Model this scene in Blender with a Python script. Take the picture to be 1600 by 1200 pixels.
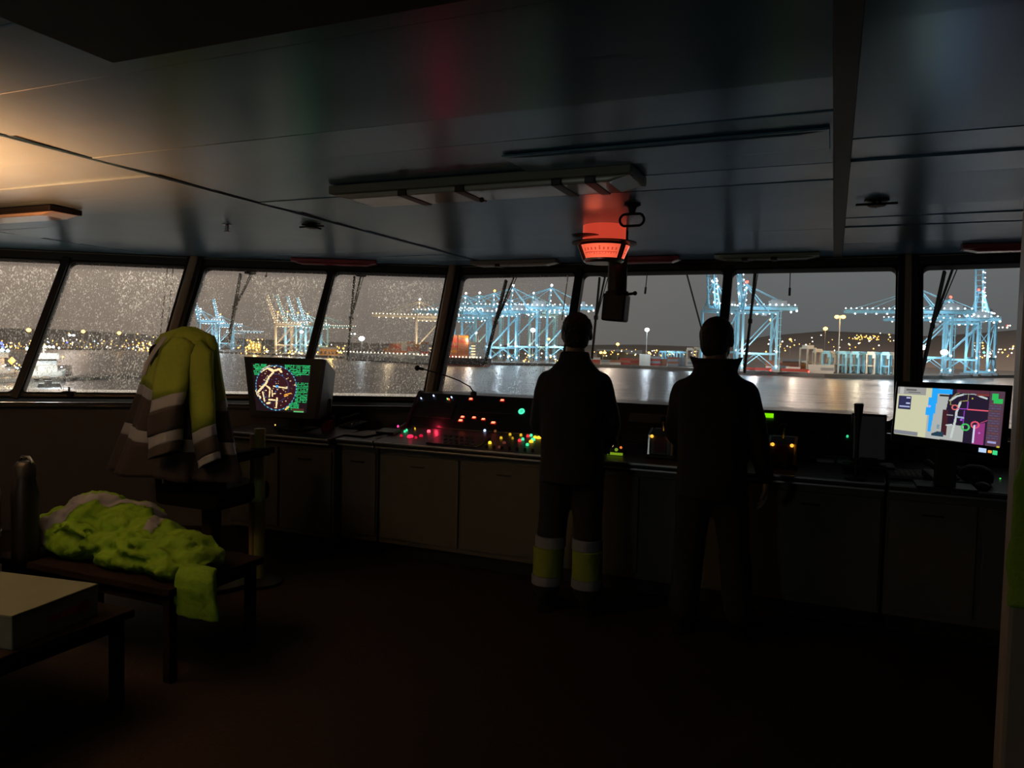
import bpy, bmesh, math, random
import numpy as np
from math import sin, cos, pi, radians, sqrt, atan2, tan
from mathutils import Vector, Matrix, Euler
for o in list(bpy.data.objects): bpy.data.objects.remove(o, do_unlink=True)
S = bpy.context.scene
COL = S.collection
rnd = random.Random(7)

# ---------------------------------------------------------------- camera
EYE = 1.58; FPX = 1180.0
cam_d = bpy.data.cameras.new('camera'); cam = bpy.data.objects.new('camera', cam_d); COL.objects.link(cam)
cam_d.sensor_width = 36; cam_d.lens = 36 * FPX / 1600; cam_d.clip_end = 9000; cam_d.clip_start = 0.05
RM = Matrix.Rotation(radians(23), 3, 'Z') @ Matrix.Rotation(pi / 2 - radians(2.74), 3, 'X') @ Matrix.Rotation(radians(1.3), 3, 'Z')
cam.matrix_world = Matrix.Translation((0, 0, EYE)) @ RM.to_4x4()
S.camera = cam
EYEP = Vector((0, 0, EYE))

# ---------------------------------------------------------------- world: overcast night sky, town glow stronger to port
W = bpy.data.worlds.new('night_sky'); S.world = W; W.use_nodes = True
nt = W.node_tree; nt.nodes.clear()
def N(t, typ, **kw):
    n = t.nodes.new(typ)
    for k, v in kw.items(): setattr(n, k, v)
    return n
wo = N(nt, 'ShaderNodeOutputWorld'); bg = N(nt, 'ShaderNodeBackground'); tc = N(nt, 'ShaderNodeTexCoord')
sep = N(nt, 'ShaderNodeSeparateXYZ'); nt.links.new(tc.outputs['Generated'], sep.inputs[0])
mr = N(nt, 'ShaderNodeMapRange'); mr.inputs[1].default_value = -0.95; mr.inputs[2].default_value = -0.1
nt.links.new(sep.outputs[0], mr.inputs[0])
mixa = N(nt, 'ShaderNodeMixRGB'); mixa.inputs[1].default_value = (0.262, 0.198, 0.150, 1); mixa.inputs[2].default_value = (0.130, 0.137, 0.138, 1)
nt.links.new(mr.outputs[0], mixa.inputs[0])
ns = N(nt, 'ShaderNodeTexNoise'); ns.inputs['Scale'].default_value = 2.5; ns.inputs['Detail'].default_value = 4
nt.links.new(tc.outputs['Generated'], ns.inputs['Vector'])
mr2 = N(nt, 'ShaderNodeMapRange'); mr2.inputs[3].default_value = 0.86; mr2.inputs[4].default_value = 1.14
nt.links.new(ns.outputs[0], mr2.inputs[0])
mr3 = N(nt, 'ShaderNodeMapRange'); mr3.inputs[1].default_value = 0.0; mr3.inputs[2].default_value = 0.16; mr3.inputs[3].default_value = 0.80; mr3.inputs[4].default_value = 1.10
mr4 = N(nt, 'ShaderNodeMapRange'); mr4.inputs[1].default_value = 0.16; mr4.inputs[2].default_value = 0.75; mr4.inputs[3].default_value = 1.0; mr4.inputs[4].default_value = 0.5
nt.links.new(sep.outputs[2], mr3.inputs[0])
mm = N(nt, 'ShaderNodeMath', operation='MULTIPLY'); nt.links.new(mr2.outputs[0], mm.inputs[0]); nt.links.new(mr3.outputs[0], mm.inputs[1])
nt.links.new(sep.outputs[2], mr4.inputs[0]); mm2 = N(nt, 'ShaderNodeMath', operation='MULTIPLY'); nt.links.new(mm.outputs[0], mm2.inputs[0]); nt.links.new(mr4.outputs[0], mm2.inputs[1])
nt.links.new(mixa.outputs[0], bg.inputs[0]); nt.links.new(mm2.outputs[0], bg.inputs[1]); nt.links.new(bg.outputs[0], wo.inputs[0])

S.view_settings.view_transform = 'Standard'; S.view_settings.look = 'None'
S.view_settings.gamma = 1; S.view_settings.use_curve_mapping = False; S.view_settings.exposure = 0.0
S.cycles.max_bounces = 6; S.cycles.transparent_max_bounces = 16; S.cycles.use_denoising = True
S.cycles.sample_clamp_indirect = 3.0; S.cycles.caustics_reflective = False; S.cycles.caustics_refractive = False

def lamp(name, loc, power, color, radius=0.1, typ='POINT', rot=None, size=None, spot=None):
    d = bpy.data.lights.new(name, typ); d.energy = power; d.color = color
    if typ in ('POINT', 'SPOT'): d.shadow_soft_size = radius
    if typ == 'AREA': d.size = size[0]; d.shape = 'RECTANGLE'; d.size_y = size[1]
    if spot: d.spot_size = radians(spot); d.spot_blend = 0.6
    o = bpy.data.objects.new(name, d); COL.objects.link(o); o.location = loc
    if rot: o.rotation_euler = rot
    return o
# warm lamp in the port wing (left of the frame) and an added dim fill light aft of the camera
lamp('port_wing_lamp', (-5.3, 1.2, 2.05), 4.5, (1.0, 0.62, 0.32), 0.12)
lamp('port_wing_uplight', (-3.75, 1.45, 1.5), 620.0, (1.0, 0.30, 0.085), 0.10, 'SPOT', (pi, 0, 0), spot=136)
lamp('aft_fill_light', (-2.3, -2.5, 1.45), 17.0, (0.88, 1.0, 0.88), 0.25, 'SPOT', (radians(82), 0, radians(2)), spot=95)

# ---------------------------------------------------------------- measuring helpers: pixel of the photograph -> point at a real distance
def ray(x, y): return RM @ Vector(((x - 800) / FPX, -(y - 600) / FPX, -1.0))
def onY(x, y, Y): d = ray(x, y); return EYEP + d * (Y / d.y)
def onZ(x, y, z): d = ray(x, y); return EYEP + d * ((z - EYE) / d.z)
def onP(x, y, p, n): d = ray(x, y); return EYEP + d * ((Vector(p) - EYEP).dot(Vector(n)) / d.dot(Vector(n)))
SEA = -18.0
def far(x, D, z=SEA):      # point on the azimuth of column x, at horizontal distance D
    hy = 543.5 + 0.0232 * (x - 800)
    d = ray(x, hy); h = Vector((d.x, d.y, 0)).normalized()
    return Vector((h.x * D, h.y * D, z))
def azim(x):
    d = ray(x, 545); return atan2(-d.x, d.y)

# ---------------------------------------------------------------- materials
MATS = {}
def mat(name, col, rough=0.5, metal=0.0, spec=0.5, var=0.12, scale=8.0, bump=0.0, coat=0.0):
    if name in MATS: return MATS[name]
    m = bpy.data.materials.new(name); m.use_nodes = True; t = m.node_tree; b = t.nodes['Principled BSDF']
    b.inputs['Roughness'].default_value = rough; b.inputs['Metallic'].default_value = metal
    b.inputs['Specular IOR Level'].default_value = spec; b.inputs['Coat Weight'].default_value = coat
    tcn = N(t, 'ShaderNodeTexCoord'); n = N(t, 'ShaderNodeTexNoise'); n.inputs['Scale'].default_value = scale; n.inputs['Detail'].default_value = 5
    t.links.new(tcn.outputs['Object'], n.inputs['Vector'])
    mx = N(t, 'ShaderNodeMixRGB'); c = Vector(col[:3])
    mx.inputs[1].default_value = (*(c * (1 - var)), 1); mx.inputs[2].default_value = (*[min(1, q * (1 + var)) for q in c], 1)
    t.links.new(n.outputs[0], mx.inputs[0]); t.links.new(mx.outputs[0], b.inputs['Base Color'])
    if bump:
        bp = N(t, 'ShaderNodeBump'); bp.inputs['Strength'].default_value = bump; bp.inputs['Distance'].default_value = 0.01
        t.links.new(n.outputs[0], bp.inputs['Height']); t.links.new(bp.outputs[0], b.inputs['Normal'])
    MATS[name] = m; return m
def emat(name, col, strength, sample='NONE'):
    if name in MATS: return MATS[name]
    m = bpy.data.materials.new(name); m.use_nodes = True; t = m.node_tree; b = t.nodes['Principled BSDF']
    b.inputs['Base Color'].default_value = (*[q * 0.3 for q in col], 1); b.inputs['Emission Color'].default_value = (*col, 1)
    b.inputs['Emission Strength'].default_value = strength; b.inputs['Roughness'].default_value = 0.3
    m.cycles.emission_sampling = sample
    MATS[name] = m; return m
def vmat(name, strength, sample='NONE'):       # emission colour read from the mesh: for displays and town lights
    if name in MATS: return MATS[name]
    m = bpy.data.materials.new(name); m.use_nodes = True; t = m.node_tree; b = t.nodes['Principled BSDF']
    a = N(t, 'ShaderNodeAttribute', attribute_name='Col'); b.inputs['Base Color'].default_value = (0.01, 0.01, 0.01, 1)
    b.inputs['Roughness'].default_value = 0.25
    t.links.new(a.outputs['Color'], b.inputs['Emission Color']); b.inputs['Emission Strength'].default_value = strength
    m.cycles.emission_sampling = sample
    MATS[name] = m; return m

# ---------------------------------------------------------------- mesh helpers
class MB:
    def __init__(s): s.v = []; s.f = []
    def add(s, vs, fs):
        o = len(s.v); s.v += [tuple(p) for p in vs]; s.f += [tuple(i + o for i in f) for f in fs]; return s
    def box(s, c, d, M=None):
        x, y, z = d[0] / 2, d[1] / 2, d[2] / 2
        vs = [Vector((a * x, b * y, e * z)) for e in (-1, 1) for b in (-1, 1) for a in (-1, 1)]
        if M is not None: vs = [M @ p for p in vs]
        c = Vector(c); vs = [p + c for p in vs]
        return s.add(vs, [(0, 2, 3, 1), (4, 5, 7, 6), (0, 1, 5, 4), (2, 6, 7, 3), (0, 4, 6, 2), (1, 3, 7, 5)])
    def bb(s, a, b):
        a = Vector(a); b = Vector(b); return s.box((a + b) / 2, [abs(q) for q in (b - a)])
    def bar(s, p, q, w, h=None, up=(0, 0, 1)):       # square beam p->q
        h = h or w; p = Vector(p); q = Vector(q); d = (q - p).normalized(); u = Vector(up)
        if abs(d.dot(u)) > 0.98: u = Vector((0, 1, 0))
        a = d.cross(u).normalized() * w / 2; b = a.cross(d).normalized() * h / 2
        vs = [p - a - b, p + a - b, p + a + b, p - a + b, q - a - b, q + a - b, q + a + b, q - a + b]
        return s.add(vs, [(0, 1, 2, 3), (7, 6, 5, 4), (0, 4, 5, 1), (1, 5, 6, 2), (2, 6, 7, 3), (3, 7, 4, 0)])
    def tube(s, pts, r, n=10, caps=True):
        pts = [Vector(p) for p in pts]; rs = r if isinstance(r, (list, tuple)) else [r] * len(pts)
        rings = []; prev = None
        for i, p in enumerate(pts):
            d = (pts[min(i + 1, len(pts) - 1)] - pts[max(i - 1, 0)]).normalized()
            if prev is None:
                u = Vector((0, 0, 1)) if abs(d.z) < 0.9 else Vector((1, 0, 0)); a = d.cross(u).normalized()
            else: a = (prev - d * prev.dot(d)).normalized()
            prev = a; b = d.cross(a)
            rings.append([p + (a * cos(2 * pi * k / n) + b * sin(2 * pi * k / n)) * rs[i] for k in range(n)])
        vs = [p for rg in rings for p in rg]; fs = []
        for i in range(len(pts) - 1):
            for k in range(n):
                k2 = (k + 1) % n; fs.append((i * n + k, i * n + k2, (i + 1) * n + k2, (i + 1) * n + k))
        if caps: fs += [tuple(reversed(range(n))), tuple(range((len(pts) - 1) * n, len(pts) * n))]
        return s.add(vs, fs)
    def lathe(s, prof, c=(0, 0, 0), n=24, M=None):    # prof: (r, z)
        vs = []; fs = []
        for r, z in prof:
            for k in range(n): vs.append(Vector((r * cos(2 * pi * k / n), r * sin(2 * pi * k / n), z)))
        if M is not None: vs = [M @ p for p in vs]
        vs = [p + Vector(c) for p in vs]
        for i in range(len(prof) - 1):
            for k in range(n):
                k2 = (k + 1) % n; fs.append((i * n + k, i * n + k2, (i + 1) * n + k2, (i + 1) * n + k))
        fs += [tuple(reversed(range(n))), tuple(range((len(prof) - 1) * n, len(prof) * n))]
        return s.add(vs, fs)
    def prism(s, poly, x0, x1, axis='x'):             # closed 2-D outline swept along an axis
        n = len(poly)
        def P(t, a, b): return {'x': (t, a, b), 'y': (a, t, b), 'z': (a, b, t)}[axis]
        vs = [P(x0, *p) for p in poly] + [P(x1, *p) for p in poly]
        fs = [tuple(range(n)), tuple(reversed(range(n, 2 * n)))] + [(i, n + i, n + (i + 1) % n, (i + 1) % n) for i in range(n)]
        return s.add(vs, fs)
    def ball(s, c, r, n=8, m=6, M=None):
        if not isinstance(r, (tuple, list)): r = (r, r, r)
        vs = []; fs = []
        for i in range(1, m):
            for k in range(n):
                th = pi * i / m; ph = 2 * pi * k / n
                vs.append(Vector((r[0] * sin(th) * cos(ph), r[1] * sin(th) * sin(ph), r[2] * cos(th))))
        vs += [Vector((0, 0, r[2])), Vector((0, 0, -r[2]))]; T = len(vs) - 2
        for i in range(m - 2):
            for k in range(n): fs.append((i * n + k, (i + 1) * n + k, (i + 1) * n + (k + 1) % n, i * n + (k + 1) % n))
        for k in range(n):
            fs.append((T, k, (k + 1) % n)); fs.append((T + 1, (m - 2) * n + (k + 1) % n, (m - 2) * n + k))
        if M is not None: vs = [M @ p for p in vs]
        return s.add([p + Vector(c) for p in vs], fs)
    def mesh(s, name):
        me = bpy.data.meshes.new(name); me.from_pydata(s.v, [], s.f); me.update()
        bm = bmesh.new(); bm.from_mesh(me); bmesh.ops.recalc_face_normals(bm, faces=bm.faces); bm.to_mesh(me); bm.free()
        return me
    def build(s, name, m, parent=None, smooth=False, bevel=0, loc=None, seg=2):
        return link(name, s.mesh(name), m, parent, smooth, bevel, loc, seg)
def link(name, me, m, parent=None, smooth=False, bevel=0, loc=None, seg=2):
    o = bpy.data.objects.new(name, me); COL.objects.link(o)
    if m and not me.materials: me.materials.append(m)
    if parent: o.parent = parent
    if loc is not None: o.location = loc
    if smooth:
        me.polygons.foreach_set('use_smooth', [True] * len(me.polygons))
        if smooth != 'all':
            try: me.set_sharp_from_angle(angle=radians(40))
            except Exception: pass
    if bevel:
        b = o.modifiers.new('bevel', 'BEVEL'); b.width = bevel; b.segments = seg; b.limit_method = 'ANGLE'
    return o
def tag(o, label, cat, group=None, kind=None):
    if label: o['label'] = label
    if cat: o['category'] = cat
    if group: o['group'] = group
    if kind: o['kind'] = kind
    return o
def thing(name, label, cat, loc=(0, 0, 0), rz=0, group=None):
    o = bpy.data.objects.new(name, None); COL.objects.link(o); o.location = loc; o.rotation_euler = (0, 0, rz)
    o.empty_display_size = 0.1
    return tag(o, label, cat, group)
def struct(o): o['kind'] = 'structure'; return o
def dup(root, loc=None, rz=None, label=None, group=None):
    r = root.copy(); COL.objects.link(r)
    if loc is not None: r.location = loc
    if rz is not None: r.rotation_euler = (0, 0, rz)
    if label: r['label'] = label
    if group: r['group'] = group
    for ch in list(root.children):
        c = ch.copy(); COL.objects.link(c); c.parent = r
        for g in list(ch.children):
            d = g.copy(); COL.objects.link(d); d.parent = c
    return r
def remesh(mb, name, voxel, m, parent=None, smooth=6, noise=0, nscale=0.05, extra=None):
    me = mb.mesh(name); o = bpy.data.objects.new(name, me); COL.objects.link(o)
    r = o.modifiers.new('r', 'REMESH'); r.mode = 'VOXEL'; r.voxel_size = voxel; r.use_smooth_shade = True
    if noise:
        tx = bpy.data.textures.new(name, 'CLOUDS'); tx.noise_scale = nscale; tx.noise_depth = 2
        d = o.modifiers.new('d', 'DISPLACE'); d.texture = tx; d.strength = noise; d.texture_coords = 'LOCAL'
    if smooth: q = o.modifiers.new('s', 'SMOOTH'); q.iterations = smooth; q.factor = 0.5
    dg = bpy.context.evaluated_depsgraph_get(); dg.update()
    me2 = bpy.data.meshes.new_from_object(o.evaluated_get(dg)); me2.name = name
    bpy.data.objects.remove(o, do_unlink=True); bpy.data.meshes.remove(me)
    me2.materials.clear()
    return link(name, me2, m, parent, smooth='all')
def display(name, corners, nx, ny, img, m, parent):     # a flat screen: corners TL, TR, BR, BL; img[ny][nx] colours it gives off
    TL, TR, BR, BL = [np.array(c, float) for c in corners]
    u = np.linspace(0, 1, nx + 1); v = np.linspace(0, 1, ny + 1); U, V = np.meshgrid(u, v)
    Pt = (TL * ((1 - U) * (1 - V))[..., None] + TR * (U * (1 - V))[..., None] + BR * (U * V)[..., None] + BL * ((1 - U) * V)[..., None]).reshape(-1, 3)
    i = np.arange(nx * ny); r = i // nx; c = i % nx; a = r * (nx + 1) + c
    F = np.stack([a, a + nx + 1, a + nx + 2, a + 1], 1)
    me = bpy.data.meshes.new(name); me.vertices.add(len(Pt)); me.vertices.foreach_set('co', Pt.ravel())
    me.loops.add(F.size); me.loops.foreach_set('vertex_index', F.ravel()); me.polygons.add(len(F))
    me.polygons.foreach_set('loop_start', np.arange(len(F)) * 4)
    me.update(calc_edges=True)
    at = me.color_attributes.new('Col', 'FLOAT_COLOR', 'CORNER')
    colr = np.ones((len(F), 4, 4)); colr[..., :3] = img.reshape(-1, 1, 3); at.data.foreach_set('color', colr.ravel())
    return link(name, me, m, parent)

# common materials
M_dark = mat('dark_plastic', (0.012, 0.012, 0.014), 0.45)
M_black = mat('black_paint', (0.006, 0.006, 0.007), 0.6)
M_rub = mat('black_rubber', (0.008, 0.008, 0.008), 0.7)
M_frame = mat('window_frame_paint', (0.035, 0.028, 0.024), 0.5)
M_tan = mat('tan_painted_steel', (0.66, 0.48, 0.30), 0.5)
M_wall = mat('wall_paint', (0.055, 0.045, 0.045), 0.6)
M_con = mat('console_paint', (0.135, 0.13, 0.115), 0.6)
M_pan = mat('instrument_panel', (0.016, 0.016, 0.018), 0.4)
M_desk = mat('desk_top', (0.07, 0.06, 0.075), 0.4)
M_chrome = mat('chrome', (0.55, 0.56, 0.58), 0.25, 1.0)
M_white = mat('white_enamel', (0.36, 0.36, 0.30), 0.4)
M_diff = mat('frosted_diffuser', (0.85, 0.83, 0.76), 0.25, 0, 1.0, coat=1.0)
M_pink = mat('red_lamp_cover', (0.62, 0.10, 0.12), 0.3, coat=1.0)
M_green = mat('green_lamp_cover', (0.40, 0.48, 0.34), 0.3, coat=1.0)

# ================================================================= ROOM SHELL
ZC, ZT, ZB = 2.32, 2.24, 1.09
TOP = [(-7.75, 3.28), (-5.25, 5.13), (-3.24, 6.25), (0.47, 6.25), (1.85, 6.05)]   # line of the glass tops, port to starboard
LEAN = 0.45      # the glass leans forward, its top 0.45 m ahead of its foot
def offset(poly, d):
    out = []; P = [Vector(p) for p in poly]; nn = []
    for a, b in zip(P[:-1], P[1:]):
        e = (b - a).normalized(); nn.append(Vector((e.y, -e.x)))     # inward (aft) normal
    for i, p in enumerate(P):
        if i == 0: n = nn[0]; out.append(p + n * d)
        elif i == len(P) - 1: n = nn[-1]; out.append(p + n * d)
        else:
            h = (nn[i - 1] + nn[i]).normalized(); out.append(p + h * d / h.dot(nn[i]))
    return out
BOT = [Vector((x, y - LEAN)) for x, y in TOP]
m = MB(); m.bb((-8, -3.2, -0.1), (2.1, 6.6, 0)); fl = struct(m.build('floor', mat('floor_covering', (0.022, 0.014, 0.012), 0.75, 0, .2, bump=0.3, scale=40)))
M_ceil = mat('ceiling_panel_paint', (0.28, 0.50, 0.72), 0.26, 0.42, 0.35, var=0.10, scale=3)
# a ceiling slab with separate metal planks under it
outer = offset(TOP, -0.12)
poly = [(p.x, p.y) for p in outer] + [(1.97, -3.2), (-7.9, -3.2)]
m = MB(); m.prism(list(reversed(poly)), ZC + 0.012, ZC + 0.12, 'z'); ceiling = struct(m.build('ceiling', M_black))
def clip(poly, a, b):      # keep the aft side of line a->b
    e = Vector(b) - Vector(a); n = Vector((e.y, -e.x)); out = []
    f = [(Vector(p) - Vector(a)).dot(n) for p in poly]
    for i in range(len(poly)):
        p, q = Vector(poly[i]), Vector(poly[(i + 1) % len(poly)]); fp, fq = f[i], f[(i + 1) % len(poly)]
        if fp >= 0: out.append(tuple(p))
        if (fp > 0) != (fq > 0) and fp != fq: out.append(tuple(p + (q - p) * (fp / (fp - fq))))
    return out
secs = [(-7.75, -5.5), (-5.485, -2.84), (-2.82, -0.03), (0.03, 1.85)]
inn = offset(TOP, -0.02)
y = -1.4
while y < 6.3:
    y1 = y + 0.327
    for a, b in secs:
        pl = [(a, y + 0.001), (b, y + 0.001), (b, y1 - 0.001), (a, y1 - 0.001)]
        for i in range(len(inn) - 1):
            if pl: pl = clip(pl, inn[i], inn[i + 1])
        if len(pl) < 3: continue
        tilt = rnd.uniform(-0.0045, 0.0045); sk = rnd.uniform(-0.003, 0.003)
        n = len(pl); cx = sum(p[0] for p in pl) / n; cy = sum(p[1] for p in pl) / n
        vs = [(p[0], p[1], ZC + tilt * (p[1] - cy) / 0.16 + sk * (p[0] - cx) / 1.3) for p in pl] + [(p[0], p[1], ZC + 0.014) for p in pl]
        q = MB(); q.add(vs, [tuple(range(n)), tuple(reversed(range(n, 2 * n)))] + [(i, n + i, n + (i + 1) % n, (i + 1) % n) for i in range(n)])
        q.build('ceiling_panel', M_ceil, ceiling, bevel=0.0012, seg=1)
    y = y1
for i, (x, w, mt) in enumerate([(-5.4925, 0.012, M_black), (-2.83, 0.018, M_black), (0.0, 0.06, mat('joint_strip_paint', (.10, .12, .13), .5))]):
    yy = 5.0 if i == 0 else 6.2
    m = MB(); m.bb((x - w / 2, -1.4, ZC - (0.008 if i == 2 else -0.004)), (x + w / 2, yy, ZC + 0.01)); m.build('joint_strip', mt, ceiling, bevel=0.002)
m = MB(); m.bb((-2.855, -1.4, ZC - 0.007), (-2.842, 6.3, ZC + 0.002)); m.build('joint_edge', M_ceil, ceiling)
# black soffit aft
m = MB(); m.bb((-1.73, -3.0, ZC - 0.035), (1.8, 1.41, ZC - 0.006)); tag(m.build('overhead_locker', M_black, bevel=0.004), 'flat black overhead locker under the ceiling at the top of the view', 'locker')

def quadwall(name, p0, p1, z0, z1, th=0.08, mt=M_wall, out=1):
    p0 = Vector(p0); p1 = Vector(p1); e = (p1 - p0).normalized(); n = Vector((-e.y, e.x)) * th * out
    m = MB(); vs = [(*p0, z0), (*p1, z0), (*(p1 + n), z0), (*(p0 + n), z0), (*p0, z1), (*p1, z1), (*(p1 + n), z1), (*(p0 + n), z1)]
    m.add(vs, [(0, 3, 2, 1), (4, 5, 6, 7), (0, 1, 5, 4), (1, 2, 6, 5), (2, 3, 7, 6), (3, 0, 4, 7)])
    return m.build(name, mt)
wf = None
for i in range(4):
    w_ = quadwall('wall_front', BOT[i], BOT[i + 1], 0.0, ZB - 0.05); struct(w_)
    # inner sill
    a, b = Vector(BOT[i]), Vector(BOT[i + 1]); e = (b - a).normalized(); nn = Vector((e.y, -e.x))
    m = MB(); c0, c1 = a + nn * 0.06, b + nn * 0.06; d0, d1 = a - nn * 0.1, b - nn * 0.1
    vs = [(*q, z) for z in (ZB - 0.075, ZB - 0.05) for q in (c0, c1, d1, d0)]
    m.add(vs, [(0, 3, 2, 1), (4, 5, 6, 7), (0, 1, 5, 4), (1, 2, 6, 5), (2, 3, 7, 6), (3, 0, 4, 7)]); struct(m.build('trim_%d' % (i + 1), M_frame, bevel=0.004))
    # header above the glass and the pale cornice line
    a, b = Vector(TOP[i]), Vector(TOP[i + 1])
    h = quadwall('trim_%d' % (i + 5), a + nn * 0.02, b + nn * 0.02, ZT, ZC + 0.02, 0.1, M_frame); struct(h)
    m = MB(); m.bar((*(a + nn * 0.025), ZC - 0.010), (*(b + nn * 0.025), ZC - 0.010), 0.012, 0.006); m.build('cornice_strip', M_white, h)
    # outer ledge, wet pale steel
    a, b = Vector(BOT[i]), Vector(BOT[i + 1])
    m = MB(); c0, c1 = a - nn * 0.12, b - nn * 0.12; d0, d1 = a - nn * 0.50, b - nn * 0.50
    vs = [(*q, z) for z in (ZB - 0.05, ZB + 0.035) for q in (c0, c1, d1, d0)]
    m.add(vs, [(0, 3, 2, 1), (4, 5, 6, 7), (0, 1, 5, 4), (1, 2, 6, 5), (2, 3, 7, 6), (3, 0, 4, 7)])
    struct(m.build('trim_%d' % (i + 9), mat('wet_white_paint', (0.80, 0.82, 0.86), 0.35)))
struct(quadwall('wall_left', (-7.75, -3.2), (-7.75, 3.28), 0, ZC, 0.1, M_wall))
struct(quadwall('wall_right', (1.85, 6.1), (1.85, -3.2), 0, ZC, 0.1, M_wall))
struct(quadwall('wall_back', (1.9, -3.1), (-7.8, -3.1), 0, ZC, 0.1, M_wall))

# ---- windows
def pane_mat(name, drops, size=1.0, haze=0.05):
    m = bpy.data.materials.new(name); m.use_nodes = True; t = m.node_tree; t.nodes.clear()
    out = N(t, 'ShaderNodeOutputMaterial'); tr = N(t, 'ShaderNodeBsdfTransparent'); gl = N(t, 'ShaderNodeBsdfGlossy'); gl.inputs['Roughness'].default_value = 0.03
    fr = N(t, 'ShaderNodeFresnel'); fr.inputs[0].default_value = 1.25
    m1 = N(t, 'ShaderNodeMixShader'); t.links.new(fr.outputs[0], m1.inputs[0]); t.links.new(tr.outputs[0], m1.inputs[1]); t.links.new(gl.outputs[0], m1.inputs[2])
    tl = N(t, 'ShaderNodeBsdfTranslucent'); tl.inputs[0].default_value = (0.9, 0.88, 0.85, 1)
    tcn = N(t, 'ShaderNodeTexCoord')
    # a thin film of dirt and salt over the whole pane
    fm = N(t, 'ShaderNodeMixShader'); fm.inputs[0].default_value = haze
    t.links.new(m1.outputs[0], fm.inputs[1]); t.links.new(tl.outputs[0], fm.inputs[2]); last = fm
    if drops:
        mp = N(t, 'ShaderNodeMapping'); mp.inputs['Scale'].default_value = (1, 1, 0.42); t.links.new(tcn.outputs['Object'], mp.inputs[0])
        vo = N(t, 'ShaderNodeTexVoronoi'); vo.inputs['Scale'].default_value = 135 / size; t.links.new(mp.outputs[0], vo.inputs['Vector'])
        n1 = N(t, 'ShaderNodeTexNoise'); n1.inputs['Scale'].default_value = 4; n1.inputs['Detail'].default_value = 6; t.links.new(mp.outputs[0], n1.inputs['Vector'])
        # drop radius varies from place to place, and each cell has its own chance of holding one
        sc = N(t, 'ShaderNodeSeparateColor'); t.links.new(vo.outputs['Color'], sc.inputs[0])
        r = N(t, 'ShaderNodeMath', operation='MULTIPLY'); t.links.new(n1.outputs[0], r.inputs[0]); t.links.new(sc.outputs[0], r.inputs[1])
        r2 = N(t, 'ShaderNodeMath', operation='MULTIPLY'); r2.inputs[1].default_value = 1.75 * drops; t.links.new(r.outputs[0], r2.inputs[0])
        lt = N(t, 'ShaderNodeMath', operation='LESS_THAN'); t.links.new(vo.outputs['Distance'], lt.inputs[0]); t.links.new(r2.outputs[0], lt.inputs[1])
        # how clear each drop is
        clr = N(t, 'ShaderNodeMath', operation='MULTIPLY'); clr.inputs[1].default_value = 0.75; t.links.new(sc.outputs[1], clr.inputs[0])
        mk = N(t, 'ShaderNodeMath', operation='MULTIPLY'); t.links.new(lt.outputs[0], mk.inputs[0]); t.links.new(clr.outputs[0], mk.inputs[1])
        dm = N(t, 'ShaderNodeMixShader'); t.links.new(mk.outputs[0], dm.inputs[0]); t.links.new(fm.outputs[0], dm.inputs[1])
        dd = N(t, 'ShaderNodeBsdfTranslucent'); dd.inputs[0].default_value = (1, 1, 1, 1)
        t.links.new(dd.outputs[0], dm.inputs[2])
        # dark rims of the drops
        gt = N(t, 'ShaderNodeMath', operation='MULTIPLY'); gt.inputs[1].default_value = 0.9; t.links.new(r2.outputs[0], gt.inputs[0])
        g2 = N(t, 'ShaderNodeMath', operation='LESS_THAN'); t.links.new(vo.outputs['Distance'], g2.inputs[1]); t.links.new(gt.outputs[0], g2.inputs[0])
        g3 = N(t, 'ShaderNodeMath', operation='MULTIPLY'); t.links.new(g2.outputs[0], g3.inputs[0]); t.links.new(lt.outputs[0], g3.inputs[1])
        g4 = N(t, 'ShaderNodeMath', operation='MULTIPLY'); g4.inputs[1].default_value = 0.5; t.links.new(g3.outputs[0], g4.inputs[0])
        dk = N(t, 'ShaderNodeBsdfTransparent'); dk.inputs[0].default_value = (0.35, 0.33, 0.32, 1)
        dm2 = N(t, 'ShaderNodeMixShader'); t.links.new(g4.outputs[0], dm2.inputs[0]); t.links.new(dm.outputs[0], dm2.inputs[1]); t.links.new(dk.outputs[0], dm2.inputs[2])
        last = dm2
    t.links.new(last.outputs[0], out.inputs[0])
    return m
P_wet = pane_mat('wet_glass_dense_drops', 1.0, 1.0, 0.08)
P_mid = pane_mat('wet_glass_some_drops', 0.9, 0.9, 0.06)
P_clear = pane_mat('wiped_glass', 0, 1, 0.03)
class Quad:
    def __init__(s, i): s.tl, s.tr = Vector((*TOP[i], ZT)), Vector((*TOP[i + 1], ZT)); s.bl, s.br = Vector((*BOT[i], ZB)), Vector((*BOT[i + 1], ZB)); s.L = (s.tr - s.tl).length; s.H = ((s.tl + s.tr) / 2 - (s.bl + s.br) / 2).length; s.n = (s.tr - s.tl).cross(s.bl - s.tl).normalized(); s.n = s.n if s.n.y > 0 else -s.n
    def P(s, u, v, off=0): return (s.tl * (1 - u) + s.tr * u) * (1 - v) + (s.bl * (1 - u) + s.br * u) * v + s.n * off
def rrect(w, h, r, n=6):
    pts = []
    for cx, cy, a0 in ((w - r, h - r, 0), (r, h - r, 90), (r, r, 180), (w - r, r, 270)):
        for k in range(n + 1): a = radians(a0 + 90 * k / n); pts.append((cx + r * cos(a), cy + r * sin(a)))
    return pts
QS = [Quad(i) for i in range(4)]
wn = 0
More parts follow.
